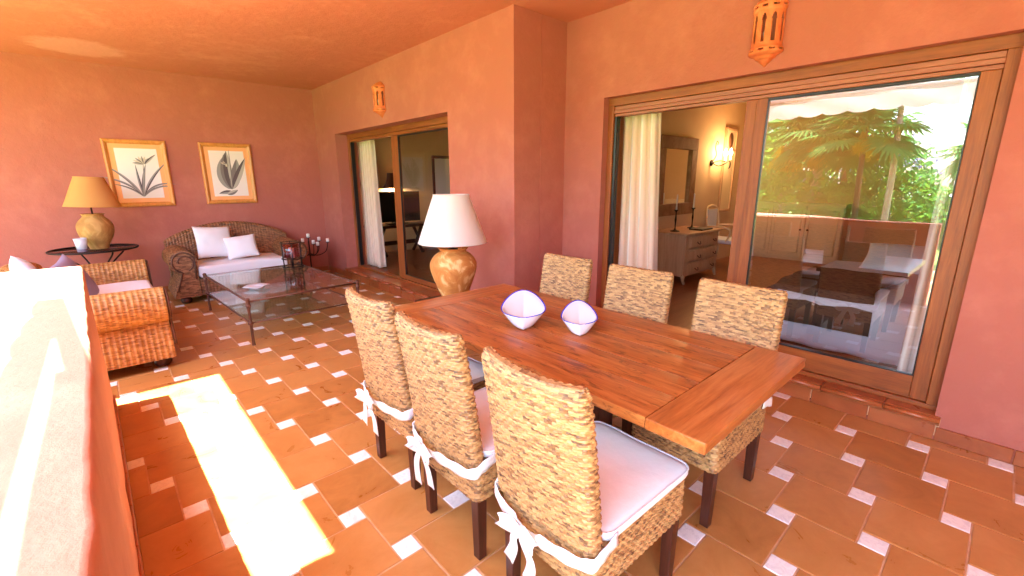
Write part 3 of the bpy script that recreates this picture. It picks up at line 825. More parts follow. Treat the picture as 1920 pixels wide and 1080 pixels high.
# bowls
def bowl(label, foot, rimc, ra, rb, tilt, yawdeg, z0=TZ):
    """thin walled ceramic bowl; square pinched foot, wavy oval rim higher at the back"""
    bm = bmesh.new(); n = 64; lv = 16; a0 = math.radians(yawdeg)
    fx, fy = Vector((math.cos(a0), math.sin(a0))), Vector((-math.sin(a0), math.cos(a0)))
    def ring(s, off):
        out = []
        for k in range(n):
            th = 2*math.pi*k/n; c, s_ = math.cos(th), math.sin(th)
            dia = 1/(abs(c)+abs(s_)); r = dia*(1-s**.7)*1.0+s**.7
            rr_a, rr_b = (.02+(ra-.02)*s**.62)*r-off, (.02+(rb-.02)*s**.62)*r-off
            cen = Vector(foot)*(1-s)+Vector(rimc[:2])*s
            p = cen + fx*(c*rr_a*(1 if c > 0 else 1-.07*s)) + fy*(s_*rr_b*(1-.13*c*s))
            zt = rimc[2] + tilt*c + .012*math.cos(2*th) - .010*math.exp(-((th-math.pi)/.5)**2)
            z = z0+.001+(zt-z0-.001)*s**1.15
            out.append((p.x, p.y, z))
        return out
    S_ = [k/(lv-1)*.975 for k in range(lv)]+[1.0]
    R_ = [[bm.verts.new(p) for p in ring(s, 0)] for s in S_]
    R2 = [[bm.verts.new((p[0], p[1], p[2]+(.006 if s < .95 else .001))) for p in ring(s, .005)] for s in S_[::-1]]
    allr = R_+R2
    for i, (a, b) in enumerate(zip(allr, allr[1:])):
        for k in range(n):
            f = bm.faces.new((a[k], a[(k+1) % n], b[(k+1) % n], b[k])); f.smooth = True
            if lv-1 <= i <= lv+1: f.material_index = 1
    bm.faces.new(R_[0][::-1]); bm.faces.new(R2[-1])
    bmesh.ops.recalc_face_normals(bm, faces=bm.faces)
    o = obj('bowl', bm, [m_ceram, m_cobalt], None, False, 60); return tag(o, label, 'bowl', 'white bowls on the dining table')
# (a0 points from the camera into the picture)
bowl('larger of the two white bowls with a blue rim on the dining table', (1.625, 1.70), (1.715, 1.795, .864), .145, .128, .040, 46)
bowl('smaller of the two white bowls with a blue rim on the dining table', (1.775, 1.425), (1.865, 1.505, .844), .125, .100, .030, 42)

# ------------------------------------------------------------------ pillows
def pillow(label, loc, w, h, th, rot, m, parent=None, name='pillow', cat='pillow', sag=1.0):
    bm = bmesh.new(); n = 22
    sd_ = rng.uniform(0, 50)
    def side(sgn):
        G = []
        for i in range(n+1):
            G.append([])
            for j in range(n+1):
                a, b = 2*i/n-1, 2*j/n-1
                e = max(0, (1-a*a)*(1-b*b)); z = sgn*th/2*e**.42
                px = a*w/2*(1-.07*(1-b*b)**1.0 * a*a); py = b*h/2*(1-.07*(1-a*a)*b*b)
                z += .010*noise.noise(Vector((a*2.2, b*2.2, sd_+sgn)))*e**.3
                G[i].append((px, py, z))
        return G
    up, dn = side(1), side(-1); V = {}
    def vert(i, j, s):
        k = (i, j, s if 0 < i < n and 0 < j < n else 0)
        if k not in V: V[k] = bm.verts.new((up if s > 0 else dn)[i][j])
        return V[k]
    for s in (1, -1):
        for i in range(n):
            for j in range(n):
                q = [vert(i, j, s), vert(i+1, j, s), vert(i+1, j+1, s), vert(i, j+1, s)]
                f = bm.faces.new(q if s > 0 else q[::-1]); f.smooth = True
    o = obj(name, bm, m, parent); o.location = loc; o.rotation_euler = rot
    if parent is None: tag(o, label, cat)
    return o

# ------------------------------------------------------------------ wicker sofas
def sofa(label, w, loc, rz, m, hb, grp, depth=.92, armh=.69, cush=.47, pitch=.019, rowh=.0105):
    """faces local -Y; scrolled arms, arched back, bun feet"""
    t = thing('wicker_sofa', label, 'sofa', loc, rz, grp)
    hw, hd = w/2, depth/2; R = .150
    zc = armh-R
    cxr = hw-R+.005                   # scroll centre
    # arm outline in (x,z), outer side first
    def arm_outline():
        pts = [(hw-.0, .09), (hw-.02, .17), (hw-.06, .27), (hw-.115, zc-R*1.0)]
        for k in range(0, 17):
            a = math.radians(-74+ (180+92)*k/16); pts.append((cxr+R*math.cos(a), zc+R*math.sin(a)))
        pts += [(cxr-R*.96, zc-.10), (cxr-R*.92, .30), (cxr-R*.92, .09)]
        return pts
    ol = arm_outline()
    for s in (1, -1):
        rings = []
        for y in list(np.linspace(-hd, hd-.10, 24)):
            rings.append([(s*x, y, z) for x, z in ol])
        P = np.array(rings).transpose(1, 0, 2)      # strands run along the arm, rows stack round the roll
        weave('arm', P, m, pitch, rowh, .0045, .0030, t, closed=False, flip=(s > 0), sv=4, su=4, alt=False)
        for yy, sg in ((-hd-.003, 1), (hd-.09, -1)):
            bm = bmesh.new(); uvl = bm.loops.layers.uv.new('UVMap')
            f = bm.faces.new([bm.verts.new((s*x, yy, z)) for x, z in ol][::(1 if s*sg > 0 else -1)])
            for l in f.loops: l[uvl].uv = (l.vert.co.x/pitch, l.vert.co.z/rowh)
            obj('arm_front' if sg > 0 else 'arm_end', bm, m, t)
        # dark bent cane trim round the arm front
        bm = bmesh.new(); f = [Vector((s*(cxr+(x-cxr)*.80), -hd-.016, zc+(z-zc)*.86 if z > .3 else z+.02)) for x, z in ol[1:-1]]
        tube(bm, f, .010, 6); 
        sp = [Vector((s*(cxr+R*(.80-.10*a)*math.cos(-1.9+0*a+ (2*math.pi-a))), -hd-.016, zc+R*(.80-.10*a)*math.sin(-1.9+(2*math.pi-a)))) for a in np.linspace(0, 4.6, 24)]
        tube(bm, sp, .008, 6)
        obj('cane_trim', bm, m_rust, t)
    # base front
    rings = []
    for z in (.09, .14, .2, .26, .30, .315):
        rings.append([(x, y, z) for x, y in rrect(hw-R*1.9, hd-.01, .03)])
    weave('seat_base', rings, m, pitch, rowh, .0045, .0030, t, alt=False, su=4, sv=4, cap=((0, True), (-1, False)))
    # arched back, curling rearward
    rings = []; nx = 40
    def top(x): q = x/(hw-.05); return armh + .01 + (hb-armh)*max(0, math.cos(q*math.pi/2))**.75
    for k, v in enumerate(np.linspace(0, 1, 20)):
        fr = []; bk = []
        for i in range(nx+1):
            x = -(hw-.06)+2*(hw-.06)*i/nx; z1 = top(x); z = .10+(z1-.10)*v
            lean_ = .10*v*v; cur = -.05*(abs(x)/hw)**2
            fr.append((x, hd-.20+lean_+cur, z)); bk.append((x, hd-.05+lean_*.9+cur*.5, z))
        rings.append(bk+fr[::-1])
    for dv, ins in ((.018, .018), (.030, .045), (.032, .072)):
        fr = []; bk = []
        for i in range(nx+1):
            x = -(hw-.06)+2*(hw-.06)*i/nx; z1 = top(x)+dv; cur = -.05*(abs(x)/hw)**2
            fr.append((x, hd-.10+cur+ins, z1)); bk.append((x, hd-.05+.09+cur*.5-ins*.9, z1))
        rings.append(bk+fr[::-1])
    weave('backrest', rings, m, pitch, rowh, .0045, .0030, t, alt=False, su=4, sv=4, flip=True, cap=((-1, True),))
    # seat cushion
    iw = cxr-R*.92
    bm = bmesh.new(); box(bm, -iw+.01, iw-.01, -hd+.0, hd-.21, .32, cush, bev=.035, seg=4)
    bmesh.ops.subdivide_edges(bm, edges=[e for e in bm.edges if e.calc_length() > .2], cuts=14, use_grid_fill=True)
    for v in bm.verts:
        v.co.z += .012*noise.noise(Vector((v.co.x*3, v.co.y*3, loc[0]))) + (.014*math.cos(v.co.x/iw*math.pi/2) if v.co.z > .42 else 0)
    for f in bm.faces: f.smooth = True
    obj('seat_cushion', bm, m_white, t)
    for sx in (-1, 1):
        for sy in (-1, 1):
            bm = bmesh.new(); lathe(bm, smooth_prof([(.0, 0), (.04, .002), (.062, .03), (.06, .06), (.045, .085), (.03, .095)], 4), 18)
            o = obj('bun_foot', bm, m_dark, t); o.location = (sx*(hw-.12), sy*(hd-.09), 0)
    return t
sofa('honey brown wicker sofa with rolled arms and white seat, on the left behind the parapet', 2.20, (-.215, 5.73, 0), math.pi/2, m_wick2, .80, 'wicker sofas', depth=.99, armh=.685, cush=.47)
sofa('dark brown wicker loveseat with arched back against the end wall under the prints', 1.68, (1.365, 7.47, 0), 0, m_wick3, .93, 'wicker sofas', depth=.92, armh=.70, cush=.47)
pillow('white square pillow leaning in the loveseat corner, larger of its pair', (1.10, 7.42, .735), .46, .46, .17, (math.radians(68), math.radians(4), math.radians(8)), m_white)
pillow('white pillow leaning on the loveseat, smaller and lower of its pair', (1.40, 7.28, .655), .40, .34, .15, (math.radians(62), math.radians(-5), math.radians(-6)), m_white)
pillow('mauve grey pillow leaning on the left sofa just past the parapet corner', (-.27, 5.50, .70), .44, .44, .16, (math.radians(66), math.radians(-8), math.radians(80)), m_grey)
pillow('pale lilac white pillow on the left sofa, its corner peeping above the parapet', (-.52, 5.40, .75), .48, .44, .16, (math.radians(70), math.radians(12), math.radians(94)), m_white)

# ------------------------------------------------------------------ coffee table
ct = thing('coffee_table', 'rusty iron coffee table with glass top and glass lower shelf', 'coffee table', (1.405, 5.64, 0), math.radians(3))
hx, hy, ch = .555, .86, .45
def cobj(name, bm, m): return obj(name, bm, m, ct)
for sx in (-1, 1):
    for sy in (-1, 1):
        bm = bmesh.new()
        lathe(bm, smooth_prof([(.010, 0), (.017, .004), (.013, .03), (.013, .15), (.014, .205), (.024, .215), (.024, .235), (.014, .245), (.013, .34), (.020, .385), (.026, .40), (.017, .415), (.018, .45), (.022, .462), (.010, .474)], 3), 12)
        o = cobj('leg', bm, m_rust); o.location = (sx*hx, sy*hy, 0)
for nm, z, r in (('top_rail', ch-.008, .010), ('shelf_rail', .225, .008)):
    for s in (-1, 1):
        bm = bmesh.new(); tube(bm, [(-hx, s*hy, z), (hx, s*hy, z)], r, 8); cobj(nm, bm, m_rust)
        bm = bmesh.new(); tube(bm, [(s*hx, -hy, z), (s*hx, hy, z)], r, 8); cobj(nm, bm, m_rust)
bm = bmesh.new(); box(bm, -hx+.012, hx-.012, -hy+.012, hy-.012, ch-.006, ch+.002, bev=.001, seg=1); cobj('glass_top', bm, m_tglass)
bm = bmesh.new(); box(bm, -hx+.01, hx-.01, -hy+.01, hy-.01, .222, .228, bev=.001, seg=1); cobj('glass_shelf', bm, m_tglass)
# ashtray
bm = bmesh.new()
n = 40
def sq(r, z, k=5):
    out = []
    for i in range(n):
        a = 2*math.pi*i/n; c, s = math.cos(a), math.sin(a); q = (abs(c)**k+abs(s)**k)**(-1/k); out.append(bm.verts.new((r*q*c, r*q*s, z+.003*math.cos(4*a)*(z > .02))))
    return out
R_ = [sq(.055, 0), sq(.060, .012), sq(.100, .030, 9), sq(.098, .034, 9), sq(.060, .020), sq(.050, .014)]
for a, b in zip(R_, R_[1:]):
    for k in range(n):
        f = bm.faces.new((a[k], a[(k+1) % n], b[(k+1) % n], b[k])); f.smooth = True
bm.faces.new(R_[0][::-1]); bm.faces.new(R_[-1])
o = obj('dish', bm, m_ceram); o.location = (1.09, 5.24, ch+.003); o.rotation_euler = (0, 0, .7)
tag(o, 'small white square dish on the glass coffee table', 'dish')
# iron hurricane holder
hh = thing('candle_holder', 'round iron frame candle holder with purple glass on the coffee table', 'candle holder', (1.77, 6.28, ch+.003))
bm = bmesh.new()
for z in (.012, .115, .325):
    tube(bm, [(.125*math.cos(a), .125*math.sin(a), z) for a in np.linspace(0, 2*math.pi, 33)], .006, 6, False)
for k in range(6):
    a = k*math.pi/3+.3; tube(bm, [(.118*math.cos(a), .118*math.sin(a), 0), (.125*math.cos(a), .125*math.sin(a), .12), (.125*math.cos(a), .125*math.sin(a), .335)], .006, 6)
obj('iron_frame', bm, m_iron, hh)
bm = bmesh.new(); tube(bm, [(.118*math.cos(a), 0+.118*math.sin(a), .115) for a in (0, math.pi)], .004, 6); tube(bm, [(0, .118, .115), (0, -.118, .115)], .004, 6); obj('cross_bar', bm, m_iron, hh)
bm = bmesh.new(); lathe(bm, [(.0, .118), (.07, .12), (.098, .135), (.102, .31), (.099, .31), (.095, .14), (.0, .126)], 28); obj('glass_cup', bm, m_vglass, hh, True)
for k in range(4):
    bm = bmesh.new(); lathe(bm, [(.0, 0), (.022, 0), (.022, .12), (.0, .122)], 14); o = obj('candle', bm, m_wax if k % 2 else m_plum, hh); o.location = (.045*math.cos(k*1.57), .045*math.sin(k*1.57), .13)

# ------------------------------------------------------------------ round iron table with amber lamp
rt = thing('round_table', 'round black iron side table behind the left sofa', 'side table', (-.135, 7.42, 0))
bm = bmesh.new(); tube(bm, [(.41*math.cos(a), .41*math.sin(a), .765) for a in np.linspace(0, 2*math.pi, 49)], .012, 8, False); obj('rim', bm, m_iron, rt)
bm = bmesh.new(); lathe(bm, [(0, .762), (.402, .762), (.402, .770), (0, .770)], 48); obj('glass_top', bm, glass_mat('smoked_glass', 1.5, (.45, .42, .42)), rt)
for k in range(4):
    a = k*math.pi/2+.5; c, s = math.cos(a), math.sin(a)
    pts = smooth_prof([(.33*c, .33*s, .758), (.30*c, .30*s, .70), (.15*c, .15*s, .56), (.10*c, .10*s, .42), (.17*c, .17*s, .2), (.30*c, .30*s, .0)], 5)
    bm = bmesh.new(); tube(bm, pts, .010, 7); obj('leg', bm, m_iron, rt)
bm = bmesh.new(); tube(bm, [(.11*math.cos(a), .11*math.sin(a), .42) for a in np.linspace(0, 2*math.pi, 25)], .008, 6, False); obj('leg_ring', bm, m_iron, rt)

def lamp(label, loc, jar, mj, neck, sh, ms, tilt=(0, 0)):
    t = thing('table_lamp', label, 'lamp', loc)
    bm = bmesh.new(); p = smooth_prof(jar, 5)
    lathe(bm, p+[(p[-1][0]-.012, p[-1][1]), (p[-1][0]-.03, p[-1][1]-.04), (.0, p[-1][1]-.05)], 48)
    for v in bm.verts: v.co += v.co.normalized()*.003*noise.noise(v.co*14)
    obj('jar', bm, mj, t, True)
    bm = bmesh.new(); z0 = p[-1][1]; lathe(bm, [(.045, z0-.02), (.045, z0-.005), (.009, z0+.0), (.008, sh[1]+.1), (.018, sh[1]+.1), (.018, sh[1]+.15), (0, sh[1]+.15)], 14); obj('stem', bm, m_iron, t, True)
    rb, zb, rt_, zt = sh
    bm = bmesh.new(); n = 56; R = []
    for z, r in ((zb, rb), (zb+.008, rb-.001), (zb+(zt-zb)*.33, rb+(rt_-rb)*.33), (zb+(zt-zb)*.66, rb+(rt_-rb)*.66), (zt-.008, rt_+.001), (zt, rt_)):
        R.append([bm.verts.new((r*math.cos(2*math.pi*k/n), r*math.sin(2*math.pi*k/n), z)) for k in range(n)])
    for a, b in zip(R, R[1:]):
        for k in range(n):
            f = bm.faces.new((a[k], a[(k+1) % n], b[(k+1) % n], b[k])); f.smooth = True
    o = obj('lamp_shade', bm, ms, t); md = o.modifiers.new('s', 'SOLIDIFY'); md.thickness = .002; o.rotation_euler = (tilt[0], tilt[1], 0)
    for z, r in ((zb, rb), (zt, rt_)):
        bm = bmesh.new(); tube(bm, [((r+.001)*math.cos(a), (r+.001)*math.sin(a), z) for a in np.linspace(0, 2*math.pi, 57)], .0035, 6, False); q = obj('shade_trim', bm, ms, o)
    bm = bmesh.new(); tube(bm, [(rt_*math.cos(a), rt_*math.sin(a), zt-.01) for a in (0, math.pi)], .002, 5); tube(bm, [(0, rt_, zt-.01), (0, -rt_, zt-.01)], .002, 5); obj('shade_spider', bm, m_iron, o)
    return t
lamp('amber shaded table lamp with an olive clay jar base, on the round iron table', (-.085, 7.40, .771),
     [(.088, 0), (.092, .012), (.105, .05), (.150, .14), (.172, .23), (.160, .31), (.110, .375), (.098, .395), (.112, .418)], m_jar2, .45, (.262, .505, .138, .845), m_shade2, (0, math.radians(2.5)))
cup = thing('candle_glass', 'white glass candle cup in a grey holder on the round iron table', 'candle', (-.235, 7.18, .771))
bm = bmesh.new(); lathe(bm, [(.045, 0), (.048, .03), (.05, .032)], 20); obj('holder', bm, m_grey, cup)
bm = bmesh.new(); lathe(bm, [(.046, .032), (.062, .155), (.058, .155), (.048, .12), (0, .12)], 24); obj('glass_cup', bm, m_ceram, cup, True)

# ------------------------------------------------------------------ corner table with white shaded lamp
st = thing('corner_table', 'low dark wooden side table behind the dining table', 'side table', (2.28, 3.27, 0))
def sp(name, d, m, bev=.004): return bx(name, d, m, st, bev)
sp('table_top', (-.30, .30, -.24, .24, .47, .50), m_darkt)
for sx in (-1, 1):
    for sy in (-1, 1): sp('leg', (sx*.25-.022, sx*.25+.022, sy*.19-.022, sy*.19+.022, 0, .469), m_dark)
sp('apron', (-.245, .245, -.20, -.18, .40, .469), m_darkt); sp('apron', (-.245, .245, .18, .20, .40, .469), m_darkt)
lamp('large lamp with white cone shade and clouded clay jar, on the dark corner table', (2.30, 3.33, .5),
     [(.110, 0), (.118, .02), (.150, .10), (.195, .22), (.212, .30), (.205, .345), (.165, .405), (.122, .435), (.118, .447), (.140, .470)], m_jar, .5, (.305, .520, .158, .938), m_shade)
# ------------------------------------------------------------------ candelabrum
ca = thing('candelabrum', 'black iron candelabrum with seven white pillar candles in the far corner', 'candelabrum', (2.44, 7.66, 0))
bm = bmesh.new(); tube(bm, [(0, 0, .02), (0, 0, .60)], .011, 8); tube(bm, [(0, 0, .60), (0, 0, .655)], .008, 8)
obj('stem', bm, m_iron, ca)
for k in range(3):
    a = k*2.094+.4; c, s = math.cos(a), math.sin(a); bm = bmesh.new()
    tube(bm, smooth_prof([(0, 0, .12), (.06*c, .06*s, .10), (.13*c, .13*s, .03), (.16*c, .16*s, .008)], 4), .009, 7); obj('foot', bm, m_iron, ca)
arms = [(0, 0, .66)]+[(.95*l+.31*d, -.31*l+.95*d, z) for l, d, z in ((-.17, -.03, .56), (-.09, .12, .575), (.07, -.12, .565), (.16, .12, .585), (.13, -.10, .53), (.29, .0, .57))]
for k, (x, y, z) in enumerate(arms):
    bm = bmesh.new()
    if k: tube(bm, smooth_prof([(0, 0, .40), (x*.4, y*.4, .36), (x*.85, y*.85, .42), (x, y, z-.005)], 5), .007, 6)
    lathe(bm, [(0, z-.006), (.034, z-.004), (.036, z+.002), (0, z+.002)], 14, (x, y, 0)); obj('arm', bm, m_iron, ca)
    bm = bmesh.new(); lathe(bm, [(.0, 0), (.024, 0), (.025, .055), (.018, .06), (0, .058)], 14); o = obj('candle', bm, m_wax, ca); o.location = (x, y, z+.003)

# ------------------------------------------------------------------ framed prints
def leaf_mesh(bm, p0, ang, L, Wd, bend, z, mi, tip=1.0, n=14):
    """flat printed leaf starting at p0 in the picture plane, slightly above the paper"""
    pts = []; x, y = p0; a = ang
    for i in range(n+1):
        u = i/n; wdt = Wd*math.sin(math.pi*min(1, u**.8*tip))**.8*.5+.0006
        pts.append((x, y, a, wdt)); a += bend/n; x += L/n*math.cos(a); y += L/n*math.sin(a)
    A = [bm.verts.new((px-w*math.sin(q), -z, py+w*math.cos(q))) for px, py, q, w in pts]
    C_ = [bm.verts.new((px, -z-.0002, py)) for px, py, q, w in pts]
    B = [bm.verts.new((px+w*math.sin(q), -z, py-w*math.cos(q))) for px, py, q, w in pts]
    for i in range(n):
        f = bm.faces.new((A[i], A[i+1], C_[i+1], C_[i])); f.material_index = mi
        f = bm.faces.new((C_[i], C_[i+1], B[i+1], B[i])); f.material_index = mi if mi > 3 else (mi+1) % 4
def picture(label, cx_, cz_, w_, h_, kind):
    t = thing('framed_print', label, 'picture', (cx_, YB-.003, cz_), 0, 'botanical prints on the end wall')
    fw = .058
    for nm, sgn in (('h', 1), ('h', -1), ('v', 1), ('v', -1)):
        bm = bmesh.new(); prof = [(0, 0), (0, .020), (.008, .034), (.022, .038), (.040, .030), (.050, .020), (fw, .016), (fw, 0)]
        rows = []
        for (a, d) in prof:
            if nm == 'h': e = [(-w_/2+a, -d, sgn*(h_/2-a)), (w_/2-a, -d, sgn*(h_/2-a))]
            else: e = [(sgn*(w_/2-a), -d, -h_/2+a), (sgn*(w_/2-a), -d, h_/2-a)]
            rows.append([bm.verts.new(p) for p in e])
        for a, b in zip(rows, rows[1:]):
            f = bm.faces.new((a[0], a[1], b[1], b[0])); f.smooth = False
        bmesh.ops.recalc_face_normals(bm, faces=bm.faces)
        obj('frame_side', bm, m_frame, t)
    mw = .052 if kind else .056
    bx('mount', (-w_/2+fw-.004, w_/2-fw+.004, -.012, -.001, -h_/2+fw-.004, h_/2-fw+.004), m_mat_board, t)
    pw, ph = w_/2-fw-mw, h_/2-fw-mw
    bx('paper', (-pw, pw, -.0135, -.0122, -ph, ph), m_paper, t)
    bm = bmesh.new(); z = .0138
    if kind == 0:      # strap leaved lily
        b0 = (.0, -ph+.02)
        for k, (ang, L, Wd, bd) in enumerate([(118, .42, .026, 38), (100, .33, .024, -8), (128, .40, .022, 62), (84, .34, .03, -14), (66, .42, .028, -32), (60, .34, .02, -95), (136, .26, .018, 50), (40, .22, .014, -40), (48, .30, .018, -80)]):
            leaf_mesh(bm, (b0[0]+.006*(k % 3-1), b0[1]), math.radians(90+(ang-90)*.8), L*1.3, Wd*1.15, math.radians(bd*.85), z+.00025*k, [0, 1, 0, 0, 1, 0, 1, 1, 0][k])
        leaf_mesh(bm, (.0, -ph+.02), math.radians(82), .46, .010, math.radians(2), z+.003, 3, .9)
        for k in range(7): leaf_mesh(bm, (.05, .12), math.radians(60+k*17), .11, .028, math.radians(-20+k*6), z+.0033+.0002*k, 4 if k % 2 else 3)
        leaf_mesh(bm, (.07, .12), math.radians(52), .19, .03, math.radians(-14), z+.005, 2)
    else:              # broad leaved bulb plant
        b0 = (.015, -ph+.10)
        for k, (ang, L, Wd, bd, mi) in enumerate([(128, .40, .15, -62, 1), (112, .42, .11, -34, 0), (98, .44, .10, -12, 2), (66, .36, .12, 20, 0), (62, .40, .085, 4, 2), (88, .46, .02, 0, 3)]):
            leaf_mesh(bm, b0, math.radians(ang), L*1.28, Wd*1.15, math.radians(bd), z+.0003*k, mi)
        for k in range(9): leaf_mesh(bm, (-.03+.012*(k % 3), .10+.02*(k//3)), math.radians(60+k*14), .07, .022, math.radians(20), z+.0022+.0002*k, 4 if k % 2 else 3)
        leaf_mesh(bm, (-.005, .14), math.radians(85), .14, .045, math.radians(10), z+.0045, 2)
        leaf_mesh(bm, (.03, -ph+.05), math.radians(165), .20, .055, math.radians(35), z+.003, 1)
        leaf_mesh(bm, (-.06, -ph+.03), math.radians(12), .16, .06, math.radians(20), z+.0033, 3)
    obj('print', bm, m_art, t)
    return t
picture('framed print of a thin leaved lily, behind the amber shaded lamp', .470, 1.668, .672, .880, 0)
picture('framed print of a broad leaved plant, above the dark loveseat', 1.520, 1.672, .672, .880, 1)

# ------------------------------------------------------------------ clay wall lanterns
def lantern(label, X, Y, Z0, Hh, R=.083):
    t = thing('wall_lantern', label, 'wall lantern', (X, Y, Z0), 0, 'pierced clay wall lanterns')
    nt_, nz = 60, 96
    def rad(v):     # v 0..1 bottom to top
        P = [(0, .02), (.03, .10), (.08, .36), (.10, .42), (.115, .58), (.15, .70), (.165, .90), (.19, 1.02), (.24, 1.0), (.26, .93), (.29, .90), (.76, .90), (.78, .96), (.86, .98), (.88, .86), (.91, .80), (.92, .60), (.95, .55), (.97, .36), (1., .14)]
        return R*np.interp(v, [p[0] for p in P], [p[1] for p in P])
    def hole(th, v):
        # arched windows
        for c in (-1.3, -.65, 0, .65, 1.3):
            d = abs(th-c)*R*.9
            z = v*Hh
            z0, z1 = .32*Hh, .62*Hh
            if z0 < z < z1 and d < .0105: return True
            if z1 <= z < .72*Hh:
                q = (z-z1)/(.10*Hh); wdt = .0175*math.sqrt(max(0, 1-q)) if q > .12 else .0175*q/.12*.4+.0105
                if d < wdt: return True
        for c in (-1.3, -.65, 0, .65, 1.3):
            d = abs(th-c)*R
            for zc in (.215, .82):
                if d < .0185 and abs(v-zc) < .012 + .004*math.cos(d*500): return True
        return False
    bm = bmesh.new(); G = []
    for i in range(nt_+1):
        th = -math.pi/2+math.pi*i/nt_
        G.append([bm.verts.new((-rad(k/nz)*math.cos(th), rad(k/nz)*math.sin(th), Hh*k/nz)) for k in range(nz+1)])
    for i in range(nt_):
        for k in range(nz):
            if hole(-math.pi/2+math.pi*(i+.5)/nt_, (k+.5)/nz): continue
            f = bm.faces.new((G[i][k], G[i+1][k], G[i+1][k+1], G[i][k+1])); f.smooth = True
    for v in list(bm.verts):
        if not v.link_faces: bm.verts.remove(v)
    bmesh.ops.recalc_face_normals(bm, faces=bm.faces)
    o = obj('clay_body', bm, m_lant, t); md = o.modifiers.new('s', 'SOLIDIFY'); md.thickness = .008; md.offset = 0
    bm = bmesh.new(); lathe(bm, smooth_prof([(0, .0), (.008, .005), (.019, .045), (.02, .06), (.011, .085), (.011, .10)], 4), 14, (-.035, 0, .34*Hh)); obj('bulb', bm, m_bulb_off, t, True)
    bm = bmesh.new(); lathe(bm, [(.013, 0), (.013, .035)], 12, (-.035, 0, .34*Hh+.101)); tube(bm, [(-.035, 0, .34*Hh+.13), (-.002, 0, .34*Hh+.15)], .005, 6); obj('socket', bm, m_ceram, t, True)
    return t
lantern('small pierced clay lantern above the smaller sliding door', WF-.001, 5.63, 2.345, .425, .108)
lantern('pierced clay lantern above the wide sliding door, cut by the top of the photo', WN-.001, 1.315, 2.315, .44, .104)

# ------------------------------------------------------------------ bedroom contents
BW = 3.418      # bedroom wall face (y)
def room_frame(name, label, cat, x0, x1, z0, z1, fw, fd, mfr, inner, extra=None):
    cx_, cz_ = (x0+x1)/2, (z0+z1)/2; w_, h_ = x1-x0, z1-z0
    t = thing(name, label, cat, (cx_, BW, cz_))
    for d in ((-w_/2, w_/2, h_/2-fw, h_/2), (-w_/2, w_/2, -h_/2, -h_/2+fw)): bx('frame_side', (d[0], d[1], -fd, 0, d[2], d[3]), mfr, t, .008)
    for d in ((-w_/2, -w_/2+fw), (w_/2-fw, w_/2)): bx('frame_side', (d[0], d[1], -fd+.001, 0, -h_/2+fw+.0005, h_/2-fw-.0005), mfr, t, .008)
    bx('mirror_glass' if inner is m_mirror else 'panel', (-w_/2+fw+.0005, w_/2-fw-.0005, -.012, -.002, -h_/2+fw+.0005, h_/2-fw-.0005), inner, t)
    return t
m_lime = wood('limed_wood', lin((178, 132, 96)), lin((200, 156, 118)), lin((214, 174, 138)), 'Z', .55, .7)
m_carved = clay('carved_frame', lin((140, 96, 62)), lin((156, 110, 74)), lin((170, 124, 88)), 3)
room_frame('wall_mirror', 'large mirror in a broad carved frame above the bedroom chest', 'mirror', 5.82, 6.92, 1.04, 2.16, .17, .05, m_carved, m_mirror)
tm = room_frame('trumeau', 'tall narrow framed panel with a small portrait at its top, on the bedroom wall', 'wall panel', 7.90, 8.38, 1.0, 2.40, .05, .03, m_lime, m_cream)
bx('cross_rail', (-.19, .19, -.028, -.012, .32, .36), m_lime, tm); 
bm = bmesh.new(); lathe(bm, [(.0, 0), (.09, 0), (.09, .004), (0, .004)], 24)
for v in bm.verts: v.co = Vector((v.co.x, -.013-v.co.z, v.co.y*1.4+.50))
obj('portrait', bm, mat('portrait_brown', lin((120, 78, 52)), .7)[0], tm)
# chest of drawers
cd_ = thing('chest_of_drawers', 'pale carved three drawer chest in the bedroom', 'chest of drawers', (6.27, 3.14, .15))
def cdp(name, d, m, bev=.006): return bx(name, d, m, cd_, bev)
cdp('carcass', (-.50, .50, -.27, .26, .10, .665), m_lime)
cdp('chest_top', (-.54, .54, -.31, .272, .667, .70), m_lime, .012)
for k, (z0, z1, bulge) in enumerate(((.12, .28, .025), (.30, .46, .045), (.48, .65, .03))):
    bm = bmesh.new(); G = []
    for i in range(21):
        u = i/20
        row = []
        for j in range(9):
            v = j/8; b = bulge*math.sin(math.pi*u)*(.6+.4*math.sin(math.pi*v)) + .014*(min(u, 1-u, .5*v, .5*(1-v)) > .05)
            row.append(bm.verts.new((-.47+.94*u, -.272-b, z0+(z1-z0)*v)))
        G.append(row)
    for i in range(20):
        for j in range(8): f = bm.faces.new((G[i][j], G[i+1][j], G[i+1][j+1], G[i][j+1]))
    dr = obj('drawer', bm, m_lime, cd_); md = dr.modifiers.new('s', 'SOLIDIFY'); md.thickness = .012
    for sx in (-.24, .24):
        bm = bmesh.new(); tube(bm, smooth_prof([(sx-.045, -.30-bulge, (z0+z1)/2+.01), (sx-.02, -.318-bulge, (z0+z1)/2-.018), (sx+.02, -.318-bulge, (z0+z1)/2-.018), (sx+.045, -.30-bulge, (z0+z1)/2+.01)], 4), .006, 6); obj('handle', bm, m_rust, dr)
for sx in (-1, 1):
    for sy in (-1, 1):
        bm = bmesh.new(); tube(bm, [(sx*.47, sy*.24-.01, .12), (sx*.49, sy*.25-.015, .05), (sx*.475, sy*.25-.03, .0)], [.035, .022, .018], 8); obj('leg', bm, m_lime, cd_)
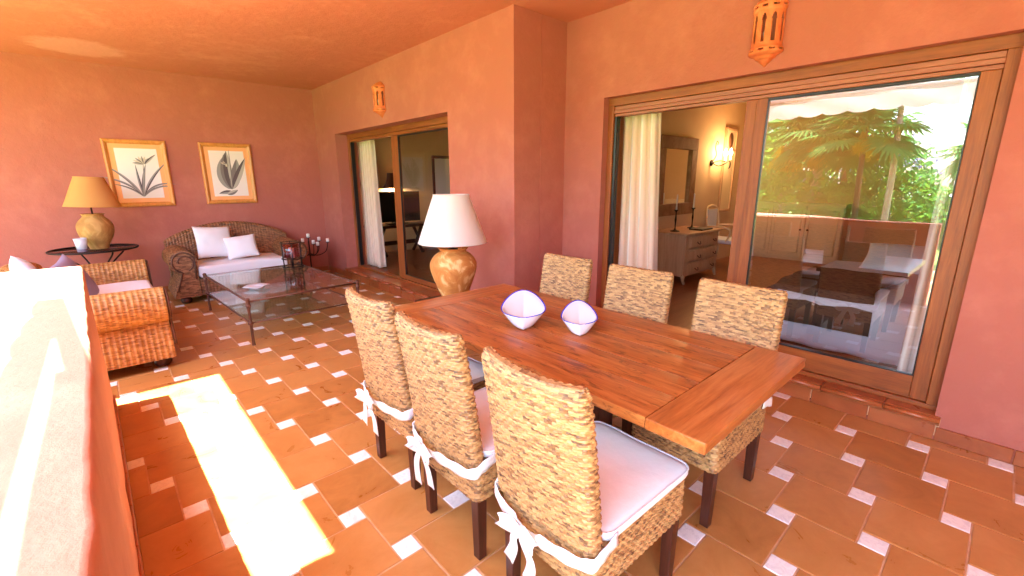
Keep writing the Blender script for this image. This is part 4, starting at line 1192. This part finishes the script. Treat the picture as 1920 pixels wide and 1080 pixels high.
for k, (x, y) in enumerate(((5.92, 3.12), (6.50, 3.16))):
    c_ = thing('candlestick', ('black candlestick with a white candle on the bedroom chest, nearer the curtain' if k == 0 else 'black candlestick with a white candle on the bedroom chest, beside the dark tray'), 'candlestick', (x, y, .851), 0, 'candlesticks on the bedroom chest')
    bm = bmesh.new(); lathe(bm, smooth_prof([(.065, 0), (.06, .01), (.012, .03), (.010, .12), (.014, .16), (.009, .22), (.010, .27), (.032, .295), (.030, .30)], 3), 16); obj('stick', bm, m_iron, c_, True)
    bm = bmesh.new(); lathe(bm, [(.011, .30), (.010, .50), (.002, .51)], 10); obj('candle', bm, m_wax, c_, True)
o = bx('tray', (-.17, .17, -.10, .10, 0, .02), m_iron, None, .006); o.location = (6.42, 2.98, .851); tag(o, 'dark flat tray on the bedroom chest', 'tray')
# sconce
sc = thing('wall_sconce', 'lit iron wall sconce with two candle bulbs in the bedroom', 'wall lamp', (7.50, BW, 1.82))
bm = bmesh.new(); lathe(bm, [(0, 0), (.05, .0), (.045, .02), (0, .025)], 16)
for v in bm.verts: v.co = Vector((v.co.x, -v.co.z, v.co.y))
tube(bm, smooth_prof([(0, -.02, 0), (.05, -.10, -.05), (.16, -.16, -.01), (.30, -.16, .03), (.40, -.14, .0), (.42, -.13, -.06), (.38, -.13, -.08)], 5), .009, 6)
tube(bm, smooth_prof([(0, -.02, .02), (.03, -.06, .12), (.0, -.05, .24), (.03, -.05, .33), (.08, -.05, .32), (.07, -.05, .28)], 5), .008, 6)
tube(bm, smooth_prof([(0, -.02, 0), (.04, -.12, .03), (.10, -.18, .02)], 4), .008, 6)
obj('bracket', bm, m_iron, sc)
for (x, y, z) in ((.12, -.17, .03), (.36, -.15, .05)):
    bm = bmesh.new(); lathe(bm, [(0, 0), (.035, .005), (.02, .01), (.014, .012), (.014, .07), (0, .07)], 12, (x, y, z)); obj('candle_tube', bm, m_wax, sc, True)
    bm = bmesh.new(); lathe(bm, smooth_prof([(.008, 0), (.026, .035), (.022, .07), (.004, .115)], 4), 14, (x, y, z+.071)); obj('bulb', bm, emit('sconce_bulb', (1, .66, .32), 11), sc, True)
    ld = bpy.data.lights.new('sconce_light', 'POINT'); ld.energy = 1.3; ld.color = (1, .58, .24); ld.shadow_soft_size = .04
    lo_ = bpy.data.objects.new('sconce_light', ld); COL.objects.link(lo_); lo_.parent = sc; lo_.location = (x, y-.045, z+.13)
# painted chairs
def armchair(label, loc, rz):
    t = thing('painted_chair', label, 'chair', loc, rz)
    m = m_cream
    for sx in (-1, 1):
        for y in (-.20, .21):
            bm = bmesh.new(); tube(bm, [(sx*.22, y, .43), (sx*.20, y*1.02, .2), (sx*.195, y*1.1, 0)], [.022, .016, .011], 8); obj('leg', bm, m, t)
        bm = bmesh.new(); tube(bm, smooth_prof([(sx*.21, .22, .43), (sx*.22, .25, .7), (sx*.20, .28, .92), (sx*.14, .29, .97)], 4), .016, 8); obj('back_post', bm, m, t)
        bm = bmesh.new(); tube(bm, smooth_prof([(sx*.22, .25, .66), (sx*.27, .05, .67), (sx*.26, -.12, .65), (sx*.24, -.14, .56), (sx*.23, -.08, .44)], 4), .014, 8); obj('arm', bm, m, t)
    bm = bmesh.new(); tube(bm, smooth_prof([(-.14, .29, .97), (0, .295, .99), (.14, .29, .97)], 4), .018, 8); obj('top_rail', bm, m, t)
    bx('back_panel', (-.17, .17, .262, .285, .56, .93), m_sheet, t, .008)
    bx('seat', (-.24, .24, -.23, .24, .40, .47), m_sheet, t, .02)
    return t
armchair('cream painted armchair in the bedroom, right of the chest of drawers', (7.52, 3.05, .15), 0)
# bed
bd = thing('bed', 'large bed with white cover and a brown throw, behind the reflecting pane', 'bed', (5.25, .35, .15))
bm = bmesh.new(); box(bm, -1.0, 1.0, -.98, .95, .02, .50, bev=.06, seg=4)
bmesh.ops.subdivide_edges(bm, edges=[e for e in bm.edges if e.calc_length() > .25], cuts=16, use_grid_fill=True)
for v in bm.verts:
    side_ = v.co.z < .40
    v.co.x += (.018*math.sin(v.co.y*21+math.sin(v.co.y*7))*(.5-v.co.z)*2 if abs(v.co.x) > .9 else 0)
    v.co.y += (.018*math.sin(v.co.x*19)*(.5-v.co.z)*2 if abs(v.co.y) > .88 else 0)
    v.co.z += .012*noise.noise(v.co*3)
for f in bm.faces: f.smooth = True
obj('bedspread', bm, m_sheet, bd)
bx('bed_base', (-.95, .95, -.9, .9, 0, .10), m_dark, bd)
bm = bmesh.new(); G = []
for i in range(25):
    row = []
    for j in range(13):
        u, v = i/24, j/12; x = -1.03+1.2*u; y = .22+.75*v+.05*math.sin(u*5)
        z = .525+.01*noise.noise(Vector((u*5, v*5, 1)))
        if y > .965: z -= (y-.965)*3; y = .985
        if x < -.99: z -= .30*(1-u*0) * ((-.99-x)/.04); x = -1.035
        row.append(bm.verts.new((x, y, z)))
    G.append(row)
for i in range(24):
    for j in range(12): f = bm.faces.new((G[i][j], G[i+1][j], G[i+1][j+1], G[i][j+1])); f.smooth = True
o = obj('throw', bm, m_throw); md = o.modifiers.new('s', 'SOLIDIFY'); md.thickness = .012
o.location = (5.25, .35, .15); tag(o, 'brown throw folded across the corner of the bed', 'throw')
for k in range(2): pillow('white bed pillow at the head of the bed, ' + ('nearer the cupboard' if k else 'farther from the cupboard'), (6.0, .0+.75*k-.1, .76), .45, .65, .16, (0, math.radians(-30), 0), m_white)
# wardrobe of panelled doors on the end wall
wr = thing('low_cupboard', 'low cream panelled cupboard along the end wall of the bedroom', 'cupboard', (8.98, 2.62, .15))
bx('carcass', (.0, .315, -.82, .79, 0, 1.0), m_cream, wr, .004)
for k in range(3):
    y0 = -.81+k*.53
    d_ = bx('cupboard_door', (-.025, -.001, y0+.003, y0+.525, .06, .96), m_cream, wr, .004)
    for (a, b) in ((.14, .88),):
        bm = bmesh.new()
        for e in (((y0+.07, a), (y0+.48, a)), ((y0+.48, a), (y0+.48, b)), ((y0+.48, b), (y0+.07, b)), ((y0+.07, b), (y0+.07, a))):
            tube(bm, [(-.027, e[0][0], e[0][1]), (-.027, e[1][0], e[1][1])], .010, 6)
        obj('panel_moulding', bm, m_cream, d_)
    bm = bmesh.new(); bmesh.ops.create_icosphere(bm, subdivisions=2, radius=.018)
    q = obj('knob', bm, m_iron, d_, True); q.location = (-.045, y0+(.06 if k % 2 else .48), .55)

# ------------------------------------------------------------------ living room contents
tv = thing('television', 'black flat television on the dark console in the living room', 'television', (4.28, 8.10, .735))
bx('screen', (-.52, .52, -.03, .03, .04, .62), m_black, tv, .006); bx('stand', (-.2, .2, -.1, .1, 0, .015), m_black, tv, .004); bx('neck', (-.04, .04, -.015, .015, .014, .06), m_black, tv)
cs = thing('console_table', 'dark trestle console table under the television', 'console table', (4.30, 8.05, .15))
bx('table_top', (-.62, .62, -.25, .25, .53, .58), m_darkt, cs, .006)
for s in (-1, 1):
    for q in (-1, 1):
        bm = bmesh.new(); tube(bm, [(s*.40-.0, q*.16, .529), (s*.40+q*.12, q*.16, .25), (s*.40, q*.2, .0)], [.04, .03, .04], 4); obj('leg', bm, m_dark, cs)
bx('stretcher', (-.5, .5, -.02, .02, .18, .26), m_darkt, cs, .004)
ll = thing('table_lamp', 'lit lamp with a flared dark shade behind the television', 'lamp', (4.33, 8.26, .735))
bm = bmesh.new(); lathe(bm, [(.07, 0), (.07, .02), (.012, .04), (.012, .66), (0, .66)], 14); obj('stem', bm, m_iron, ll, True)
bm = bmesh.new(); R = []
for z, r in smooth_prof([(.68, .24), (.72, .19), (.80, .14), (.90, .115), (.97, .11)], 4): R.append([bm.verts.new((r*math.cos(2*math.pi*k/32), r*math.sin(2*math.pi*k/32)*.42, z)) for k in range(32)])
for a, b in zip(R, R[1:]):
    for k in range(32):
        f = bm.faces.new((a[k], a[(k+1) % 32], b[(k+1) % 32], b[k])); f.smooth = True
o = obj('lamp_shade', bm, m_rust, ll); md = o.modifiers.new('s', 'SOLIDIFY'); md.thickness = .003
bm = bmesh.new(); bmesh.ops.create_icosphere(bm, subdivisions=2, radius=.028); o = obj('bulb', bm, m_bulb, ll, True); o.location = (0, 0, .76)
ld = bpy.data.lights.new('lamp_light', 'POINT'); ld.energy = 3.0; ld.color = (1, .66, .32); ld.shadow_soft_size = .04
q = bpy.data.objects.new('lamp_light', ld); COL.objects.link(q); q.parent = ll; q.location = (0, 0, .70)
pc = thing('framed_picture', 'dark framed picture on the living room wall seen through the fixed pane', 'picture', (5.75, 8.345, 1.55))
bx('frame_side', (-.45, .45, -.04, 0, .46, .52), m_darkt, pc, .006); bx('frame_side', (-.45, .45, -.04, 0, -.52, -.46), m_darkt, pc, .006)
bx('frame_side', (-.45, -.40, -.039, 0, -.459, .459), m_darkt, pc, .006); bx('frame_side', (.40, .45, -.039, 0, -.459, .459), m_darkt, pc, .006)
bx('paper', (-.399, .399, -.02, -.01, -.459, .459), m_paper, pc)

# ------------------------------------------------------------------ awning outside
aw = thing('awning', 'white canvas awning with a scalloped valance beyond the parapet', 'awning', (-.7, .5, 2.7))
AY0, AY1 = -3.0, 1.87
def ap(name, d, m, bev=.003): return bx(name, (d[0]+.7, d[1]+.7, d[2]-.5, d[3]-.5, d[4]-2.7, d[5]-2.7), m, aw, bev)
ap('cassette', (-.64, -.40, AY0, AY1, 2.80, 3.005), m_awn, .03)
bm = bmesh.new(); G = []
for j in range(80):
    y = AY0+(AY1-AY0)*j/79; G.append([bm.verts.new((-.42-.296*k/5+.7, y-.5, 2.80-.045*k/5+.004*math.sin(y*9)-2.7)) for k in range(6)])
for a, b in zip(G, G[1:]):
    for k in range(5): f = bm.faces.new((a[k], a[k+1], b[k+1], b[k])); f.smooth = True
obj('canvas', bm, m_awn, aw)
ap('front_bar', (-.752, -.728, AY0, 3.05, 2.70, 2.74), m_awn, .006)
bm = bmesh.new(); G = []
for j in range(400):
    y = AY0+(3.05-AY0)*j/399; sc_ = abs(math.sin(y*math.pi/.30))**.6
    zb = 2.49-.045*sc_
    G.append([bm.verts.new((-.741+.7+.006*math.sin(y*8+k), y-.5, 2.70+(zb-2.70)*k/5-2.7)) for k in range(6)])
for a, b in zip(G, G[1:]):
    for k in range(5): f = bm.faces.new((a[k], a[k+1], b[k+1], b[k])); f.smooth = True
obj('valance', bm, m_awn, aw)
for (ya, yb) in ((3.02, 1.70), (-2.5, -1.2)):
    bm = bmesh.new(); tube(bm, [(-.760+.7, ya-.5, 2.74-2.7), (-.650+.7, yb-.5, 2.76-2.7)], .034, 8)
    obj('folding_arm', bm, m_awn, aw)

# ------------------------------------------------------------------ garden
def leaf_cloud(bm, c, rx, ry, rz_, n, s, seed, stretch=1.6, mats=1):
    r = np.random.default_rng(seed); 
    d = r.normal(size=(n, 3)); d /= np.linalg.norm(d, axis=1)[:, None]
    rad = r.uniform(.35, 1, n)**.5
    clump = np.array([1+.35*noise.noise(Vector(tuple(q*2.2+seed))) for q in d])
    P = d*rad[:, None]*clump[:, None]*np.array([rx, ry, rz_])+np.array(c)
    for p in P:
        u = Vector(r.normal(size=3)).normalized(); v = u.orthogonal().normalized(); k = s*r.uniform(.6, 1.4)
        p = Vector(p); a = p-u*k*stretch/2; b = p+u*k*stretch/2
        f = bm.faces.new([bm.verts.new(a), bm.verts.new(p+v*k*.35), bm.verts.new(b), bm.verts.new(p-v*k*.35)]); f.material_index = int(r.integers(mats))
def palm(label, x, y, h, tr, mt, seed, R=1.5, skirt=.8, lean_=0):
    r = random.Random(seed); t = thing('fan_palm', label, 'palm tree', (x, y, -.45), 0, 'fan palms in the garden')
    bm = bmesh.new(); n = 14
    tube(bm, [(lean_*(k/n)**2, 0, h*k/n) for k in range(n+1)], [tr*(1.25-.35*k/n)*(1+.05*(k % 2)) for k in range(n+1)], 10)
    obj('trunk', bm, mt, t)
    def frond(bm, a, e, L, Rf, droop):
        c, s = math.cos(a), math.sin(a); d = Vector((c*math.cos(e), s*math.cos(e), math.sin(e)))
        p0 = Vector((lean_, 0, h)); p1 = p0+d*L+Vector((0, 0, -droop*L*.3))
        tube(bm, [p0, p0+d*L*.6, p1], .018, 4, False)
        side = Vector((-s, c, 0)); fwd = (p1-p0).normalized(); nb = 23
        for k in range(nb):
            q = -1.9+3.8*k/(nb-1); dr = (fwd*math.cos(q)+side*math.sin(q)).normalized(); rr = Rf*(.75+.25*math.cos(q*.7))
            w_ = dr.cross(fwd.cross(side)).normalized()*.045*Rf
            m1 = p1+dr*rr*.55+Vector((0, 0, -droop*.05)); m2 = p1+dr*rr+Vector((0, 0, -droop*(.18+.2*r.random())*Rf))
            bm.faces.new([bm.verts.new(z) for z in (p1, m1+w_, m2, m1-w_)])
    bm = bmesh.new()
    for k in range(30): frond(bm, k*2.4+r.random(), math.radians(r.uniform(-25, 75)), r.uniform(.6, 1.0)*R*.75, R*.62, r.uniform(.5, 1.2))
    obj('crown', bm, m_leaf2, t)
    if skirt:
        bm = bmesh.new()
        for k in range(9): frond(bm, k*2.4+r.random(), math.radians(r.uniform(-82, -48)), r.uniform(.35, .8)*skirt, skirt*.55, 1.6)
        obj('dry_skirt', bm, m_dry, t)
    return t
m_trunk = clay('palm_trunk', lin((150, 122, 100)), lin((178, 150, 128)), lin((196, 172, 150)), 5)
m_trunk2 = clay('grey_trunk', lin((92, 88, 92)), lin((122, 120, 124)), lin((150, 148, 150)), 5)
palm('stout fan palm with a yellow skirt of dry fronds', -9.6, 4.25, 3.5, .13, m_trunk, 1, 1.6, .75)
palm('pale grey trunked fan palm beside the yellow skirted one', -10.6, 3.75, 3.2, .09, m_trunk2, 2, 1.7, .7, .1)
palm('thin dark leaning fan palm', -8.6, 3.0, 3.3, .06, m_dark, 3, 1.3, .5, .25)
palm('tall slim fan palm with a pinkish trunk', -8.0, 2.28, 4.9, .06, m_trunk, 4, 1.3, .6)
palm('fan palm standing farthest along the parapet', -11.0, 5.6, 3.6, .14, m_trunk, 5, 1.9, 1.0)
palm('low fan palm at the right of the pale roofed building', -12.5, .6, 2.9, .10, m_trunk, 6, 1.3, .6)
def bush(label, x, y, rx, ry, rz_, n, s, ms, seed, name='shrub', cat='shrub'):
    t = thing(name, label, cat, (x, y, -.45), 0, 'shrubs and trees in the garden')
    bm = bmesh.new(); leaf_cloud(bm, (0, 0, rz_*.95), rx, ry, rz_, n, s, seed, 1.7, len(ms)); obj('foliage', bm, ms, t)
    bm = bmesh.new(); tube(bm, [(0, 0, 0), (.05, .03, rz_*.6), (0, .1, rz_*1.1)], [.10, .07, .03], 7); obj('stem', bm, m_trunk2, t)
    return t
bush('bright green bamboo like shrub beside the palms', -9.5, 5.0, 1.5, 1.7, 1.15, 3600, .11, [m_leaf, m_leaf2], 11)
bush('round yellow green shrub between the palms', -9.8, 3.6, 1.3, 1.0, .95, 2600, .10, [m_leaf], 12)
bush('feathery green shrub behind the slim palm', -11.0, 2.6, 1.6, 1.4, 1.25, 2800, .12, [m_leaf2, m_leaf], 13)
bush('low shrub in front of the pale roofed building', -12.5, 2.0, 1.2, 1.0, .7, 1500, .10, [m_leaf], 14)
bush('tall dark green tree behind the palms', -17, 6.5, 2.6, 2.6, 2.5, 2000, .22, [m_leaf3, m_leaf], 15, 'garden_tree', 'tree')
bush('lilac flowering tree behind the slim palm', -18, 3.9, 2.2, 1.5, 2.0, 1300, .16, [m_blue, m_leaf2, m_leaf3], 16, 'garden_tree', 'tree')
bush('dark conifer like tree at the far right of the garden', -19, .9, 1.6, 1.2, 2.1, 1700, .2, [m_leaf3], 17, 'garden_tree', 'tree')
bush('wide green tree closing the far end of the garden', -20, 10.5, 4.0, 3.2, 2.4, 2600, .26, [m_leaf3, m_leaf], 18, 'garden_tree', 'tree')
bush('pale green tree closing the near end of the garden', -18, -3.0, 3.0, 2.6, 2.2, 2000, .25, [m_leaf, m_leaf2], 19, 'garden_tree', 'tree')
hs = thing('pool_house', 'low terracotta building with pale roofs across the garden', 'building', (-15, 1.55, -.45))
m_ext = stucco('exterior_stucco', lin((170, 92, 70)), lin((184, 106, 82)))
m_roof = plain('pale_roof', lin((214, 204, 198)))
bx('wall', (-1.2, 1.0, -1.6, 1.3, 0, 1.25), m_ext, hs, .01); bx('roof', (-1.4, 1.25, -1.8, 1.5, 1.252, 1.42), m_roof, hs, .02)
bx('wall', (-3.4, -1.6, -2.6, 0, 0, 1.75), m_ext, hs, .01); bx('roof', (-3.6, -1.45, -2.8, .2, 1.752, 1.92), m_roof, hs, .02)
for k in range(3): bx('window', (1.001, 1.03, -1.1+.8*k, -.75+.8*k, .5, 1.0), m_black, hs, .004)
